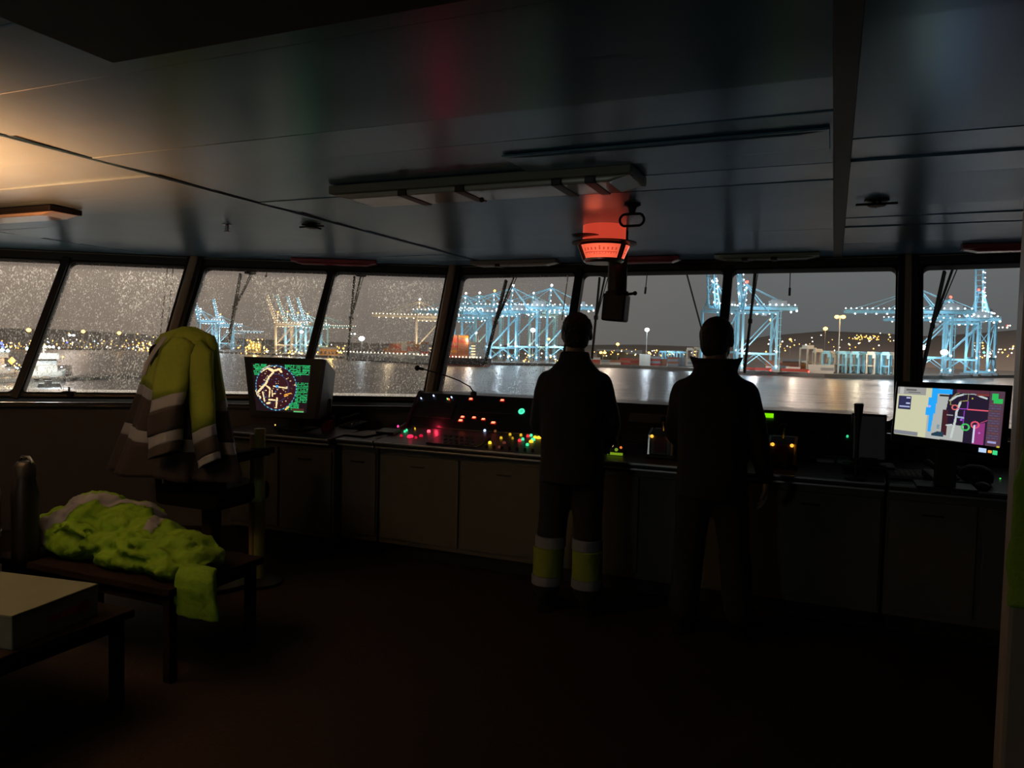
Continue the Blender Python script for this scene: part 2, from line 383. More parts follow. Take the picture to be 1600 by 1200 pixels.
def window(q, u0, u1, ml, mr_, pm, corner_l=False):
    """one window between u0 and u1 of a wall facet; ml, mr_: frame widths left and right"""
    global wn; wn += 1
    Q = QS[q]; c = Q.P((u0 + u1) / 2, 0.5)
    root = struct(thing('window_%d' % wn, None, None, c)); 
    W_ = (u1 - u0) * Q.L; H_ = Q.H; mt_, mb_ = 0.012, 0.03
    inner = rrect(W_ - ml - mr_, H_ - mt_ - mb_, 0.045); inner = [(x + ml, y + mt_) for x, y in inner]
    # matching points on the outer rectangle
    outer_ = []
    for i, (x, y) in enumerate(inner):
        k = i // 7; X = W_ if k in (0, 3) else 0; Y = H_ if k in (0, 1) else 0
        outer_.append((X, Y))
    n = len(inner)
    def T(x, y, off): return Q.P(u0 + (u1 - u0) * x / W_, y / H_, off) - c
    vs = []; 
    for off in (-0.03, 0.05):
        vs += [T(x, y, off) for x, y in inner] + [T(x, y, off) for x, y in outer_]
    fs = []
    for i in range(n):
        j = (i + 1) % n
        fs += [(i, j, n + j, n + i), (2 * n + i, 3 * n + i, 3 * n + j, 2 * n + j), (i, 2 * n + i, 2 * n + j, j), (n + i, n + j, 3 * n + j, 3 * n + i)]
    mb = MB(); mb.add(vs, [f for f in fs]); mb.build('window_frame', M_frame, root)
    # rubber gasket
    g = MB(); gp = [T(x, y, -0.032) for x, y in inner]; g.tube(gp + [gp[0]], 0.007, 6, caps=False); g.build('gasket', M_rub, root)
    p = MB(); p.add([T(x, y, 0.02) for x, y in inner], [tuple(range(n))]); p.build('pane', pm, root)
    return root, Q, u0, u1
L0 = QS[0].L; 
def seg(q, a, b): return a / QS[q].L, b / QS[q].L
LL = [QS[i].L for i in range(4)]
# facet 0 (port, oblique): panes of 0.98 m counted from the corner
e = LL[0]
window(0, (e - 3.08) / e, (e - 2.02) / e, .03, .03, P_wet); window(0, (e - 2.02) / e, (e - 1.04) / e, .03, .03, P_wet); window(0, (e - 1.04) / e, 1, .03, .035, P_wet)
e = LL[1]; window(1, 0, 0.515, .075, .03, P_mid); window(1, 0.515, 1, .03, .065, P_mid)
e = LL[2]; window(2, 0, 1.205 / e, .075, .03, pane_mat('glass_drops_at_top', 0.62, 0.8, 0.04)); window(2, 1.205 / e, 2.445 / e, .03, .03, P_clear); window(2, 2.445 / e, 1, .03, .07, P_clear)
e = LL[3]; window(3, 0, 1, .10, .03, P_clear)
# corner posts: dark steel with a tan inner face
for k, i in enumerate((1, 2, 3)):
    a = Vector((*TOP[i], ZC)); b = Vector((*BOT[i], ZB - 0.04)); d = (a - b).normalized()
    t_ = thing('trim_%d' % (20 + k), None, None, b); struct(t_)
    inw = Vector((0, -1, 0)) if i != 1 else Vector((0.4, -0.9, 0)).normalized()
    m = MB(); m.bar(inw * 0.03, a - b + inw * 0.03, 0.13, 0.05, up=tuple(inw)); m.build('post', M_frame, t_, bevel=0.006)
    m = MB(); m.tube([inw * 0.065, a - b + inw * 0.065], 0.034 if i < 3 else 0.022, 14); m.build('pipe', M_tan, t_, smooth=True)
for k, (q, u) in enumerate([(0, (LL[0] - 2.02) / LL[0]), (0, (LL[0] - 1.04) / LL[0]), (1, .515), (2, 1.205 / LL[2]), (2, 2.445 / LL[2])]):
    Q = QS[q]; m = MB(); m.bar(Q.P(u, -0.01, -0.045), Q.P(u, 1.02, -0.045), 0.055, 0.03, up=tuple(Q.n)); struct(m.build('trim_%d' % (30 + k), M_frame, bevel=0.005))

# wipers outside the glass
def wiper(q, top, bot, pivot, label, pm=M_rub):
    Q = QS[q]; n = Q.n; p0 = Q.tl + n * 0.085
    A = onP(*top, p0, n); B = onP(*bot, p0, n); Pv = onP(*pivot, p0, n); c = Pv
    t = thing('window_wiper', label, 'wiper', c)
    m = MB(); m.bar(A - c, B - c, 0.016, 0.03); m.build('blade', M_rub, t)
    mid = A.lerp(B, 0.5)
    m = MB(); m.bar(Pv - c + n * .02, mid - c + n * .01, 0.013, 0.012); m.bar(Pv - c + Vector((.03, 0, 0)) + n * .02, mid - c + n * .01 + (B - A) * 0.03, 0.005, 0.006); m.build('arm', M_black, t)
    m = MB(); m.box((0, 0, 0.02), (0.07, 0.09, 0.09)); m.build('motor_housing', M_black, t, bevel=0.01)
    m = MB(); m.box(mid - c + n * .005, (0.03, 0.03, 0.035)); m.build('blade_clip', M_black, t)
wiper(1, (376, 428), (357, 535), (391, 424), 'window wiper parked upright behind the draped chair jacket')
wiper(1, (554, 432), (543, 564), (564, 428), 'long window wiper between the green radar screen and the corner post')
wiper(2, (791, 438), (757, 571), (803, 428), 'slanting window wiper in front of the row of lowered quay cranes')
wiper(2, (937, 434), (925, 560), (945, 428), 'window wiper half hidden beside the hanging black periscope tube')
wiper(2, (1181, 424), (1163, 582), (1179, 418), 'window wiper just right of the head of the person in the high collar')
wiper(3, (1476, 424), (1437, 597), (1490, 414), 'window wiper in the rightmost window above the chart monitor')
for x0, y0, x1, y1, q, w in [(1012, 424, 1009, 449, 2, 0), (1235, 420, 1234, 450, 2, 1), (418, 424, 416, 430, 1, 2)]:
    Q = QS[q]; p0 = Q.tl + Q.n * 0.10; A = onP(x0, y0, p0, Q.n); B = onP(x1, y1, p0, Q.n)
    t = thing('spray_nozzle', ['thin washer nozzle hanging in the window between the two persons', 'thin washer nozzle hanging in the window right of the bright crane', 'short washer nozzle at the top of the window above the radar screen'][w], 'nozzle', A)
    m = MB(); m.tube([(0, 0, 0.03), B - A], 0.004, 6); m.build('pipe', M_rub, t); m = MB(); m.tube([B - A, (B - A) * 1.35 + Vector((0, 0, -0.005))], 0.009, 8); m.build('tip', M_rub, t)
# thin wires outside
def wire(pts, Y, r, label, sag=0):
    ps = [onY(x, y, Y) for x, y in pts]; c = ps[0].copy()
    m = MB(); m.tube([p - c for p in ps], r, 5); tag(m.build('wire', M_rub, loc=c), label, 'wire')
wire([(1072, 424), (1100, 528)], 9.0, 0.010, 'thin rigging wire slanting down left of the person in the high collar')
wire([(262, 414), (250, 530)], 6.5, 0.006, 'thin wire outside the rain-covered window left of the draped jacket')
wire([(271, 414), (262, 505)], 6.6, 0.006, 'second thin wire outside the rain-covered window, nearer the corner post')
wire([(888, 428), (878, 500)], 7.5, 0.006, 'thin wire outside just left of the periscope tube')
# small bracket on the left sill
p = onP(108, 616, QS[0].bl, QS[0].n); t = thing('clear_view_motor', 'small dark bracket on the bottom edge of the rain-covered left window', 'bracket', p)
m = MB(); m.box((0, 0, 0), (0.11, 0.06, 0.05)); m.build('housing', M_rub, t, bevel=0.01); m = MB(); m.tube([(0, 0, .02), (0, 0, .06)], 0.006, 8); m.build('pin', M_rub, t)
p = onP(1078, 632, QS[2].bl, QS[2].n)

# ================================================================= CEILING FITTINGS
def ceil_light(x0, x1, yy, wid, hgt, cover, body, label, group=None, bands=(), rz=0, loc=None):
    cx = (x0 + x1) / 2; L = x1 - x0
    t = thing('ceiling_light', label, 'ceiling light', loc or (cx, yy, ZC - 0.004), rz, group)
    rim = hgt * .62; m = MB(); m.bb((-L / 2, -wid / 2, -rim), (L / 2, wid / 2, 0)); m.build('base_plate', body, t, bevel=0.006)
    m = MB(); w = wid / 2 * 0.86; e = min(0.10, L * 0.12)
    for i in (0, 1): pass
    a = [(-L / 2 + .01, -w), (L / 2 - .01, -w), (L / 2 - .01, w), (-L / 2 + .01, w)]
    b = [(-L / 2 + e, -w * .95), (L / 2 - e, -w * .95), (L / 2 - e, w * .95), (-L / 2 + e, w * .95)]
    m.add([(*p, -rim) for p in a] + [(*p, -hgt) for p in b], [(0, 1, 2, 3), (7, 6, 5, 4), (0, 4, 5, 1), (1, 5, 6, 2), (2, 6, 7, 3), (3, 7, 4, 0)])
    m.build('cover', cover, t, bevel=0.008)
    for bx in bands:
        m = MB(); X = -L / 2 + bx * L; m.bb((X - 0.022, -w - .006, -hgt - 0.004), (X + 0.022, w + .006, -rim)); m.build('clip', M_dark if 0.1 < bx < 0.95 and bx > .7 else M_frame, t, bevel=0.003)
    return t
t = ceil_light(-2.2, -0.76, 3.07, 0.27, 0.062, M_diff, M_white, 'long white fluorescent ceiling light with frosted cover ahead of the black locker', bands=(.27, .47, .78, .88))
m = MB(); m.ball((0.02, -0.02, -0.085), 0.012); m.build('catch', M_frame, t)
ceil_light(-1.2, -0.04, 2.80, 0.26, 0.012, M_ceil, M_ceil, 'flush grey ceiling light with its end at the wide ceiling joint')
ceil_light(-5.3, -4.03, 2.98, 0.20, 0.05, M_diff, M_dark, 'ceiling light lit orange from beside it at the left edge of the view')
ceil_light(-4.45, -3.72, 5.42, 0.13, 0.05, M_pink, M_pink, 'short red ceiling light above the window behind the radar screen', loc=(-4.06, 5.52, ZC - .004), rz=radians(29))
ceil_light(-2.90, -2.12, 5.90, 0.12, 0.05, M_diff, M_white, 'short white ceiling light above the windows left of the red indicator drum', bands=(.33,))
ceil_light(-1.62, -1.12, 5.90, 0.12, 0.05, M_pink, M_pink, 'short red ceiling light right behind the red indicator drum')
ceil_light(-0.86, -0.12, 5.92, 0.13, 0.045, M_green, M_green, 'short pale green ceiling light above the person in the high collar', bands=(.3, .58))
ceil_light(0.74, 1.5, 5.72, 0.13, 0.05, M_pink, M_pink, 'red ceiling light above the rightmost window')
def detector(x, y, label, kind):
    p = onZ(x, y, ZC); t = thing('ceiling_vent' if kind else 'sprinkler_head', label, 'vent' if kind else 'sprinkler', p)
    if kind:
        m = MB(); m.lathe([(0.055, 0), (0.055, -0.006), (0.035, -0.010)], n=20); m.build('flange', M_dark, t, smooth=True)
        m = MB(); m.lathe([(0.02, -0.010), (0.02, -0.020), (0.04, -0.026), (0.038, -0.030), (0.0, -0.030)], n=16); m.build('valve', M_black, t, smooth=True)
        m = MB(); m.bar((-0.09, 0, -0.02), (0.09, 0, -0.02), 0.01); m.bar((0, -0.09, -0.02), (0, 0.09, -0.02), 0.01); m.build('bracket', M_black, t)
    else:
        m = MB(); m.lathe([(0.03, 0), (0.03, -0.006), (0.012, -0.01), (0.012, -0.04), (0.02, -0.045), (0.02, -0.05)], n=12); m.build('head', M_chrome, t, smooth=True)
        m = MB(); m.bar((-0.02, 0, -0.03), (0.02, 0, -0.03), 0.006); m.build('yoke', M_chrome, t)
detector(355, 350, 'small sprinkler head on the ceiling above the draped jacket', 0)
detector(487, 349, 'round dark vent on the ceiling beside the thin long ceiling joint', 1)
detector(1370, 312, 'round dark vent on the ceiling right of the wide ceiling joint', 1)
# grab handle
p = onZ(988, 318, ZC); t = thing('grab_handle', 'black oval grab ring hanging from the ceiling beside the red indicator drum', 'handle', p)
m = MB(); m.lathe([(0.035, 0), (0.045, -0.01), (0.022, -0.02), (0.014, -0.05)], n=16); m.build('mount', M_black, t, smooth=True)
m = MB(); pts = []
for k in range(25):
    a = 2 * pi * k / 24; x = 0.032 * (1 if cos(a) > 0 else -1) if abs(cos(a)) > .05 else 0
    pts.append((x + 0.030 * cos(a), 0, -0.082 + 0.030 * sin(a)))
m.tube(pts, 0.0065, 8, caps=False); m.build('ring', M_black, t, smooth=True)

# ---- three-faced indicator drum with red backlit scale
M_red = emat('red_backlight', (1.0, 0.10, 0.05), 0.9, 'AUTO')
dx, dy = -1.29, 4.40
t = thing('rudder_indicator', 'red backlit indicator drum with round flanges hanging from the ceiling', 'indicator', (dx, dy, ZC))
m = MB(); m.lathe([(0.128, 0.0), (0.128, -0.095), (0.131, -0.10)], n=40); m.build('upper_housing', emat('red_glow_housing', (1.0, 0.09, 0.045), 0.5, 'AUTO'), t, smooth=True)  # red light on the housing is put in as its own glow
m = MB(); m.lathe([(0.14, -0.098), (0.192, -0.100), (0.194, -0.106), (0.14, -0.112)], n=48); m.build('flange', M_dark, t, smooth=True)
m = MB(); m.lathe([(0.08, -0.070), (0.082, -0.074), (0.0, -0.076)], c=(-0.075, -0.135, 0), n=28); m.build('disc', M_dark, t, smooth=True)
r0, r1, z0, z1 = 0.152, 0.118, -0.118, -0.205
m = MB(); m.lathe([(r0 - .006, z0), (r1 - .006, z1), (r1 - .02, z1 - .004)], n=48); m.build('drum', M_dark, t, smooth=True)
# scale faces as displays wrapped on the drum
nx, ny = 90, 30
def scale_img():
    im = np.zeros((ny, nx, 3)); im[:] = (1.0, 0.13, 0.06)
    yy, xx = np.mgrid[0:ny, 0:nx]; g = 0.72 + 0.5 * np.exp(-((xx - 45) / 34.0) ** 2); im *= g[..., None]
    dk = (0.35, 0.02, 0.02)
    for i in range(13):
        x = 6 + i * 6.5; im[17:20 if i % 2 else 22, int(x)] = dk
    im[17, 6:86] = dk
    for i, d in enumerate(['4', '3', '2', '1', '0', '1', '2', '3', '4']):
        x = 8 + i * 9; im[8:13, x:x + 3] = dk; im[9:12, x + 1] = im[15, 5]
        if i == 4: im[5:7, x:x + 3] = dk
    im[22, 30:58:2] = dk
    return im
img = scale_img()
def wrap(a0, a1, name):
    vs = []; fs = []; cols = []
    for j in range(ny + 1):
        for i in range(nx + 1):
            a = a0 + (a1 - a0) * i / nx; v = j / ny; r = r0 + (r1 - r0) * v; vs.append((r * cos(a), r * sin(a), z0 - 0.004 + (z1 - z0 + .008) * v))
    for j in range(ny):
        for i in range(nx):
            k = j * (nx + 1) + i; fs.append((k, k + nx + 1, k + nx + 2, k + 1)); cols.append(img[j, i])
    me = bpy.data.meshes.new(name); me.from_pydata(vs, [], fs); at = me.color_attributes.new('Col', 'FLOAT_COLOR', 'CORNER')
    cc = np.ones((len(fs), 4, 4)); cc[..., :3] = np.array(cols)[:, None, :]; at.data.foreach_set('color', cc.ravel())
    return link(name, me, vmat('backlit_scale', 1.0, 'AUTO'), t)
base = atan2(-dy, -dx)
for k in range(3): wrap(base - radians(62) + radians(118) * k, base + radians(40) + radians(118) * k, 'scale_face')
for k in range(3):
    a = base + radians(49) + radians(118) * k
    m = MB(); m.bar(((r0 + .004) * cos(a), (r0 + .004) * sin(a), z0), ((r1 + .004) * cos(a), (r1 + .004) * sin(a), z1), 0.018, 0.012); m.build('rib', M_dark, t)
m = MB(); m.lathe([(r1 + .004, z1 + .006), (r1 + .004, z1 - .004), (r1 - .01, z1 - .018), (0.02, z1 - .022)], n=40); m.build('bottom_cap', mat('brushed_steel', (0.5, 0.5, 0.5), 0.35, 1.0), t, smooth=True)
lamp('rudder_indicator_light', (dx, dy - 0.24, ZC - 0.13), 0.12, (1.0, 0.12, 0.05), 0.05).parent = None

# ---- compass periscope tube
px_, py_ = -1.262, 4.62
t = thing('periscope_tube', 'black magnetic compass periscope tube hanging below the red drum', 'periscope', (px_, py_, ZC))
m = MB(); m.lathe([(0.060, 0), (0.060, -0.37), (0.072, -0.375), (0.072, -0.40)], n=28); m.build('tube', M_black, t, smooth=True)
m = MB(); Mx = Matrix.Rotation(radians(4), 3, 'Y'); m.box((-0.005, 0, -0.475), (0.145, 0.13, 0.17), Mx); m.build('eyepiece', M_black, t, bevel=0.012)
m = MB(); m.tube([(0.06, 0, -0.392), (0.115, 0, -0.385)], 0.009, 10); m.ball((0.115, 0, -0.385), 0.014); m.build('knob', M_black, t, smooth=True)

# ================================================================= CONSOLES
def unit(label, x0, x1, depth=None, top=1.2, desk_z=0.87, panel=True, y0_=4.7):
    t = thing('bridge_console', label, 'console', ((x0 + x1) / 2, y0_, 0)); W_ = x1 - x0; a, b = -W_ / 2, W_ / 2
    back = 0.98 if depth is None else depth
    m = MB(); m.bb((a + .004, 0.08, 0.10), (b - .004, back, desk_z - 0.05)); m.build('cabinet', M_con, t, bevel=0.004)
    m = MB(); m.bb((a + .03, 0.13, 0.0), (b - .03, back - .05, 0.10)); m.build('plinth', M_black, t)
    n = max(1, round(W_ / 0.55)); w = W_ / n
    for k in range(n):
        m = MB(); m.bb((a + k * w + .015, 0.062, 0.14), (a + (k + 1) * w - .015, 0.08, desk_z - 0.10)); d = m.build('door', M_con, t, bevel=0.003)
        m = MB(); m.tube([(a + (k + .5) * w - .05, 0.058, desk_z - .17), (a + (k + .5) * w - .05, 0.04, desk_z - .17), (a + (k + .5) * w + .05, 0.04, desk_z - .17), (a + (k + .5) * w + .05, 0.058, desk_z - .17)], 0.005, 6); m.build('handle', M_dark, d)
    m = MB()
    if panel: m.prism([(0.0, desk_z - .03), (0.0, desk_z), (0.42, desk_z + .07), (0.45, desk_z + .07), (0.45, desk_z - .05), (0.03, desk_z - .05)], a, b, 'x')
    else: m.prism([(0.0, desk_z - .03), (0.0, desk_z), (back, desk_z + .03), (back, desk_z - .05), (0.03, desk_z - .05)], a, b, 'x')
    m.build('desk_top', M_desk, t, bevel=0.006)
    if panel:
        m = MB(); m.prism([(0.45, desk_z - .05), (0.45, desk_z + .08), (0.66, top), (back, top), (back, desk_z - .05)], a + .003, b - .003, 'x'); m.build('upper_panel', M_pan, t, bevel=0.006)
    for k, z in enumerate((desk_z - .008, desk_z - .045)):
        m = MB(); m.bb((a + .005, -0.012 + .02 * k, z - .007), (b - .005, 0.006 + .02 * k, z + .007)); m.build('edge_strip', mat('worn_steel_edge', (0.75, 0.75, 0.78), 0.4, 1.0), t, bevel=0.003)
    return t
DZ = 0.87
radar_c = unit('console section that carries the green radar screen', -4.45, -3.44, panel=False, depth=.40, y0_=4.62)
gap_c = unit('low console desk strewn with papers right of the radar screen', -3.43, -3.10, panel=False, depth=.86)
main_c = unit('main console section with red and green button lights and a green ring switch', -3.09, -1.72)
mid_c = unit('dark console section between the two persons', -1.71, -0.50)
low_c = unit('console section with the small green readout and black monitor', -0.49, 0.30, panel=True)
chart_c = unit('chart console under the wide bright chart monitor at the right', 0.31, 1.70, panel=False, depth=.84)
# side cheek of the main console
t = main_c
m = MB(); m.prism([(0.12, DZ), (0.45, DZ + .10), (0.66, 1.215), (0.72, 1.215), (0.72, DZ)], -1.37 / 2 - 0.012, -1.37 / 2 + 0.012, 'x'); m.build('side_cheek', mat('red_brown_cheek', (0.05, 0.022, 0.028), 0.5), t, bevel=0.003)
# surfaces for placing buttons
N_desk = Vector((0, -0.07, 0.42)).normalized(); P_desk = Vector((0, 4.7, DZ)); N_up = Vector((0, -(1.2 - DZ - .08), 0.21)).normalized(); P_up = Vector((0, 5.15, DZ + .08))
def light_button(unit_, x, y, surf, col, strength, r=0.012, ring=False, name='indicator_light', lab=None, flat=False, sq=False):
    p0, n = (P_desk, N_desk) if surf == 'd' else (P_up, N_up)
    p = onP(x, y, p0, n) - unit_.location; q = n.to_track_quat('Z', 'Y').to_matrix()
    m = MB()
    if ring:
        m.lathe([(r * .55, 0), (r * .55, .006), (r, .006), (r, 0)], n=16, M=q)
    elif sq: m.box((0, 0, 0), (r * 2, r * 1.2, 0.016), q)
    else: m.lathe([(r, 0), (r, 0.01), (r * .7, 0.016), (0, 0.018)], n=12, M=q)
    o = m.build(name, col if not isinstance(col, tuple) else emat('glow_%02d%02d%02d' % tuple(int(c * 99) for c in col) + '_%d' % int(strength * 10), col, strength, 'NONE'), unit_, loc=p)
    if lab: o['label'] = lab
    return o
R_, G_, Y_, O_, W2 = (1, .10, .05), (.05, .9, .35), (1, .62, .03), (1, .25, .05), (.55, .65, 1)
for x, y, s in [(736, 624, .012), (785, 626, .012), (723, 652, .012), (720, 657.5, .014), (741, 653, .012), (755.5, 655.5, .012), (771, 661, .014)]:
    light_button(main_c, x, y, 'u', (1, .16, .08), 4, s, sq=True)
    light_button(main_c, x, y + .3, 'u', (.7, .02, .01), .5, s * 1.5, sq=True, name='lamp_bezel').scale = (1, 1, .6)
light_button(main_c, 815, 643, 'u', (.06, .8, .4), 1.6, .025, ring=True, lab='green glowing ring switch')
for x, y, s in [(658.5, 623, .005), (678, 619, .006), (706, 621.5, .005)]: light_button(main_c, x, y, 'u', W2, 2, s)
light_button(main_c, 699.5, 624, 'u', (.3, .9, .2), 1.5, .005); light_button(main_c, 702, 624.5, 'u', (1, .1, .05), 2, .005)
# desk: left group of red lamps
for x, y, s, c, e in [(622, 667.5, .008, (1, .05, .3), 1.5), (632.5, 675.5, .008, G_, 1.2), (635.5, 673.5, .008, G_, 1.2), (648.5, 671, .006, Y_, .8), (641, 683, .023, (1, .02, .08), 1.6), (627, 682, .010, (.8, .01, .05), .6), (650, 685, .010, (.8, .01, .05), .7), (658, 682, .014, (.8, .01, .05), .7), (670, 675, .013, (1, .05, .08), 4),
                      (757.5, 674, .010, W2, 1.6), (765.5, 693, .012, Y_, 1.6), (783, 685.5, .010, Y_, .7), (797, 680, .010, Y_, .7), (801, 686, .008, Y_, .4), (814, 681, .010, Y_, .8), (825, 682.5, .012, (1, .03, .05), 1.2), (830, 681.5, .010, G_, 1.6), (812, 689.5, .012, (1, .03, .05), 1.5), (817, 687.5, .010, G_, 1.6), (836, 684.5, .013, Y_, 1.4), (846, 681, .014, G_, 1.6), (842, 685, .016, Y_, 1.4), (833, 688, .015, G_, 1.4), (830, 691, .016, Y_, 1.4), (824, 696, .011, G_, 1.2),
                      (774, 675, .010, (.6, .2, .08), .25), (788, 693, .012, (.5, .12, .08), .2), (780, 700, .010, (.5, .12, .08), .15)]:
    light_button(main_c, x, y, 'd', c, e, s)
# red spill lamp hidden behind the desk lip (the panel's own red dimmer lamp)
p = onP(672, 672, P_desk, N_desk); lamp('red_dimmer_lamp', p + Vector((.02, 0.05, .05)), 0.30, (1, .03, .08), 0.01)
p = onP(641, 683, P_desk, N_desk); lamp('red_knob_lamp', p + Vector((0, -0.01, .05)), 0.02, (1, .03, .08), 0.01)
# recessed screen frames on the upper panel
def plate(unit_, x0, y0, x1, y1, surf, th, mt, name='panel_plate', bev=.003):
    p0, n = (P_desk, N_desk) if surf == 'd' else (P_up, N_up)
    a = onP(x0, y0, p0, n); b = onP(x1, y1, p0, n); lx, hx = min(a.x, b.x), max(a.x, b.x); c = (a + b) / 2
    up = Vector((1, 0, 0)).cross(n) * -1; h = abs((b - a).dot(up)); q = Matrix((Vector((1, 0, 0)), -up, n)).transposed() if False else n.to_track_quat('Z', 'Y').to_matrix()
    q = Matrix(((1, 0, 0), (0, n.z, n.y), (0, -n.y, n.z))).to_3x3()
    m = MB(); m.box(n * th / 2, (hx - lx, h, th), q); return m.build(name, mt, unit_, bevel=bev, loc=c - unit_.location)
plate(main_c, 655, 628, 705, 655, 'u', .01, M_black); plate(main_c, 726, 632, 800, 648, 'u', .008, M_black); 
plate(main_c, 690, 680, 745, 700, 'd', .012, M_dark, 'keypad'); plate(main_c, 600, 672, 615, 680, 'd', .02, M_dark, 'keypad')
for i in range(3):
    for j in range(6):
        a = onP(696 + j * 8.5, 684 + i * 5.2 + j * .7, P_desk, N_desk) - main_c.location
        m = MB(); m.bb((-.009, -.008, 0), (.009, .008, .018)); m.build('key', mat('grey_key', (.07, .07, .08), .4), main_c, loc=a)
for i in range(7):
    x = 760 + i * 12; a = onP(x, 700 + i * 1.0, P_desk, N_desk) - main_c.location
    m = MB(); m.lathe([(.011, 0), (.010, .018), (.006, .022)], n=12); m.build('knob', M_dark, main_c, loc=a)
m = MB(); a = onP(1008, 655, P_up, N_up)
plate(mid_c, 985, 646, 1045, 664, 'u', .012, M_con, 'display_panel'); plate(mid_c, 965, 640, 1040, 675, 'u', .004, M_black)
plate(low_c, 1250, 655, 1320, 680, 'u', .006, M_black)
light_button(low_c, 1324, 682.5, 'u', G_, .8, .007); light_button(low_c, 1318, 703, 'd', O_, .8, .007)
light_button(mid_c, 948, 641, 'u', (.5, .6, .1), .3, .008)
# green readout on the low console
p0, n = P_up, N_up; cs = [onP(x, y, p0, n) + n * .012 - low_c.location for x, y in ((1189.5, 646.5), (1209, 647.5), (1208.5, 655), (1189, 654))]
img2 = np.zeros((8, 20, 3)); img2[:] = (.22, .85, .0); img2[0] *= .6; img2[-1] *= .6
d = display('readout', cs, 20, 8, img2, vmat('lit_display', 1.0), low_c); d['label'] = 'small bright green readout'
# radar desk light
m = MB(); m.ball((0, 0, 0), .006); a = onY(430, 664, 4.71) - radar_c.location; m.build('indicator_light', emat('amber_dot', (1, .7, .15), 1.2), radar_c, loc=a)

# ---- engine control heads with two amber lamps
def control_head(p, label):
    t = thing('thruster_control', label, 'control', p)
    m = MB(); m.prism([(-.09, 0), (-.075, .13), (.02, .165), (.09, .165), (.09, 0)], -.075, .075, 'x'); m.build('housing', mat('head_housing', (.06, .05, .05), .4), t, bevel=.012)
    for s in (-1, 1): m = MB(); m.prism([(-.095, 0), (-.08, .135), (.02, .172), (.02, .155), (-.06, .12), (-.07, 0)], s * .075 - .008, s * .075 + .008, 'x'); m.build('side_plate', M_tan if s > 0 else M_chrome, t, bevel=.003)
    m = MB(); m.prism([(-.098, .02), (-.086, .118), (-.082, .118), (-.094, .02)], -.04, .04, 'x'); m.build('scale_plate', mat('dark_red_plate', (.16, .03, .02), .5), t)
    for s in (-1, 1): m = MB(); m.ball((s * .055, -.088, .125), .011); m.build('indicator_light', emat('amber_lamp', (1, .45, .04), 1.5), t)
    m = MB(); m.tube([(0, 0, .15), (0, -.01, .22)], .008, 8); lv = m.build('lever', M_chrome, t, smooth=True); m = MB(); m.ball((0, -.012, .235), (.02, .014, .018)); m.build('lever_knob', M_black, lv, smooth='all')
    m = MB(); m.bb((-.095, -.11, -.01), (.095, .1, .008)); m.build('base_plate', M_dark, t, bevel=.003)
control_head((-1.005, 4.92, DZ + .035), 'control head with two amber lamps between the two persons')
control_head((-0.265, 4.92, DZ + .035), 'control head with two amber lamps right of the person in the high collar')
# small lit handset near the left person's elbow
a = onP(966, 708, P_desk, N_desk); t = thing('desk_control', 'small joystick control with yellow and orange lights beside the left person', 'control', a)
m = MB(); m.lathe([(.06, 0), (.055, .025), (.02, .035)], n=20); m.build('base', M_dark, t, smooth=True)
m = MB(); m.tube([(0, 0, .03), (0, 0, .09)], .01, 8); m.ball((0, 0, .1), .022); m.build('stick', M_black, t, smooth=True)
for k, (x, z, c, e, s) in enumerate([(-.03, .055, (1, .7, .35), .8, .010), (.03, .045, O_, .8, .009), (0, .028, (.3, .5, .05), .5, .012)]):
    m = MB(); m.ball((x, -.05, z), s); m.build('indicator_light', emat('lamp_%d' % k, c, e), t)
m = MB(); m.bb((-.06, -.066, -.005), (.045, -.055, .010)); m.build('lit_strip', emat('yellow_green_strip', (.35, .6, .02), .5), t)

# ---- radar monitor
def monitor(name, label, c, TL, TR, BR, BL, nx, ny, img, bez, strength, depth, foot=True, mt=M_dark):
    """front corners of the whole casing in world space; bez = insets (l, t, r, b) of the picture as fractions"""
    TL, TR, BR, BL = [Vector(p) - Vector(c) for p in (TL, TR, BR, BL)]
    t = thing(name, label, 'monitor', c)
    n = (TR - TL).cross(BL - TL).normalized(); n = n if n.y > 0 else -n
    def Q(u, v, o=0): return (TL * (1 - u) + TR * u) * (1 - v) + (BL * (1 - u) + BR * u) * v + n * o
    l, tt, r, b = bez; I = [Q(l, tt), Q(1 - r, tt), Q(1 - r, 1 - b), Q(l, 1 - b)]; O = [Q(0, 0), Q(1, 0), Q(1, 1), Q(0, 1)]
    vs = O + I + [p + n * .012 for p in I]; fs = [(i, (i + 1) % 4, 4 + (i + 1) % 4, 4 + i) for i in range(4)] + [(4 + i, 4 + (i + 1) % 4, 8 + (i + 1) % 4, 8 + i) for i in range(4)]
    k = .12; B = [Q(k, k, depth), Q(1 - k, k, depth), Q(1 - k, 1 - k, depth), Q(k, 1 - k, depth)]; Md = [Q(0, 0, .04), Q(1, 0, .04), Q(1, 1, .04), Q(0, 1, .04)]
    o = len(vs); vs += Md + B; fs += [(i, o + i, o + (i + 1) % 4, (i + 1) % 4) for i in range(4)] + [(o + i, o + 4 + i, o + 4 + (i + 1) % 4, o + (i + 1) % 4) for i in range(4)] + [(o + 4, o + 5, o + 6, o + 7)]
    m = MB(); m.add(vs, fs); m.build('casing', mt, t, bevel=.004)
    d = display('screen', [p + n * .010 for p in I], nx, ny, img, vmat('lit_display_%s' % name, strength, 'AUTO'), t)
    if foot:
        zc = c[2]; bc = Q(.5, .9, depth * .6); m = MB(); m.bar(bc, Vector((bc.x, bc.y, 0.01)), .10, .06); m.box((bc.x, bc.y, .008), (.28, .22, .016)); m.build('stand', mt, t, bevel=.004)
    return t, Q
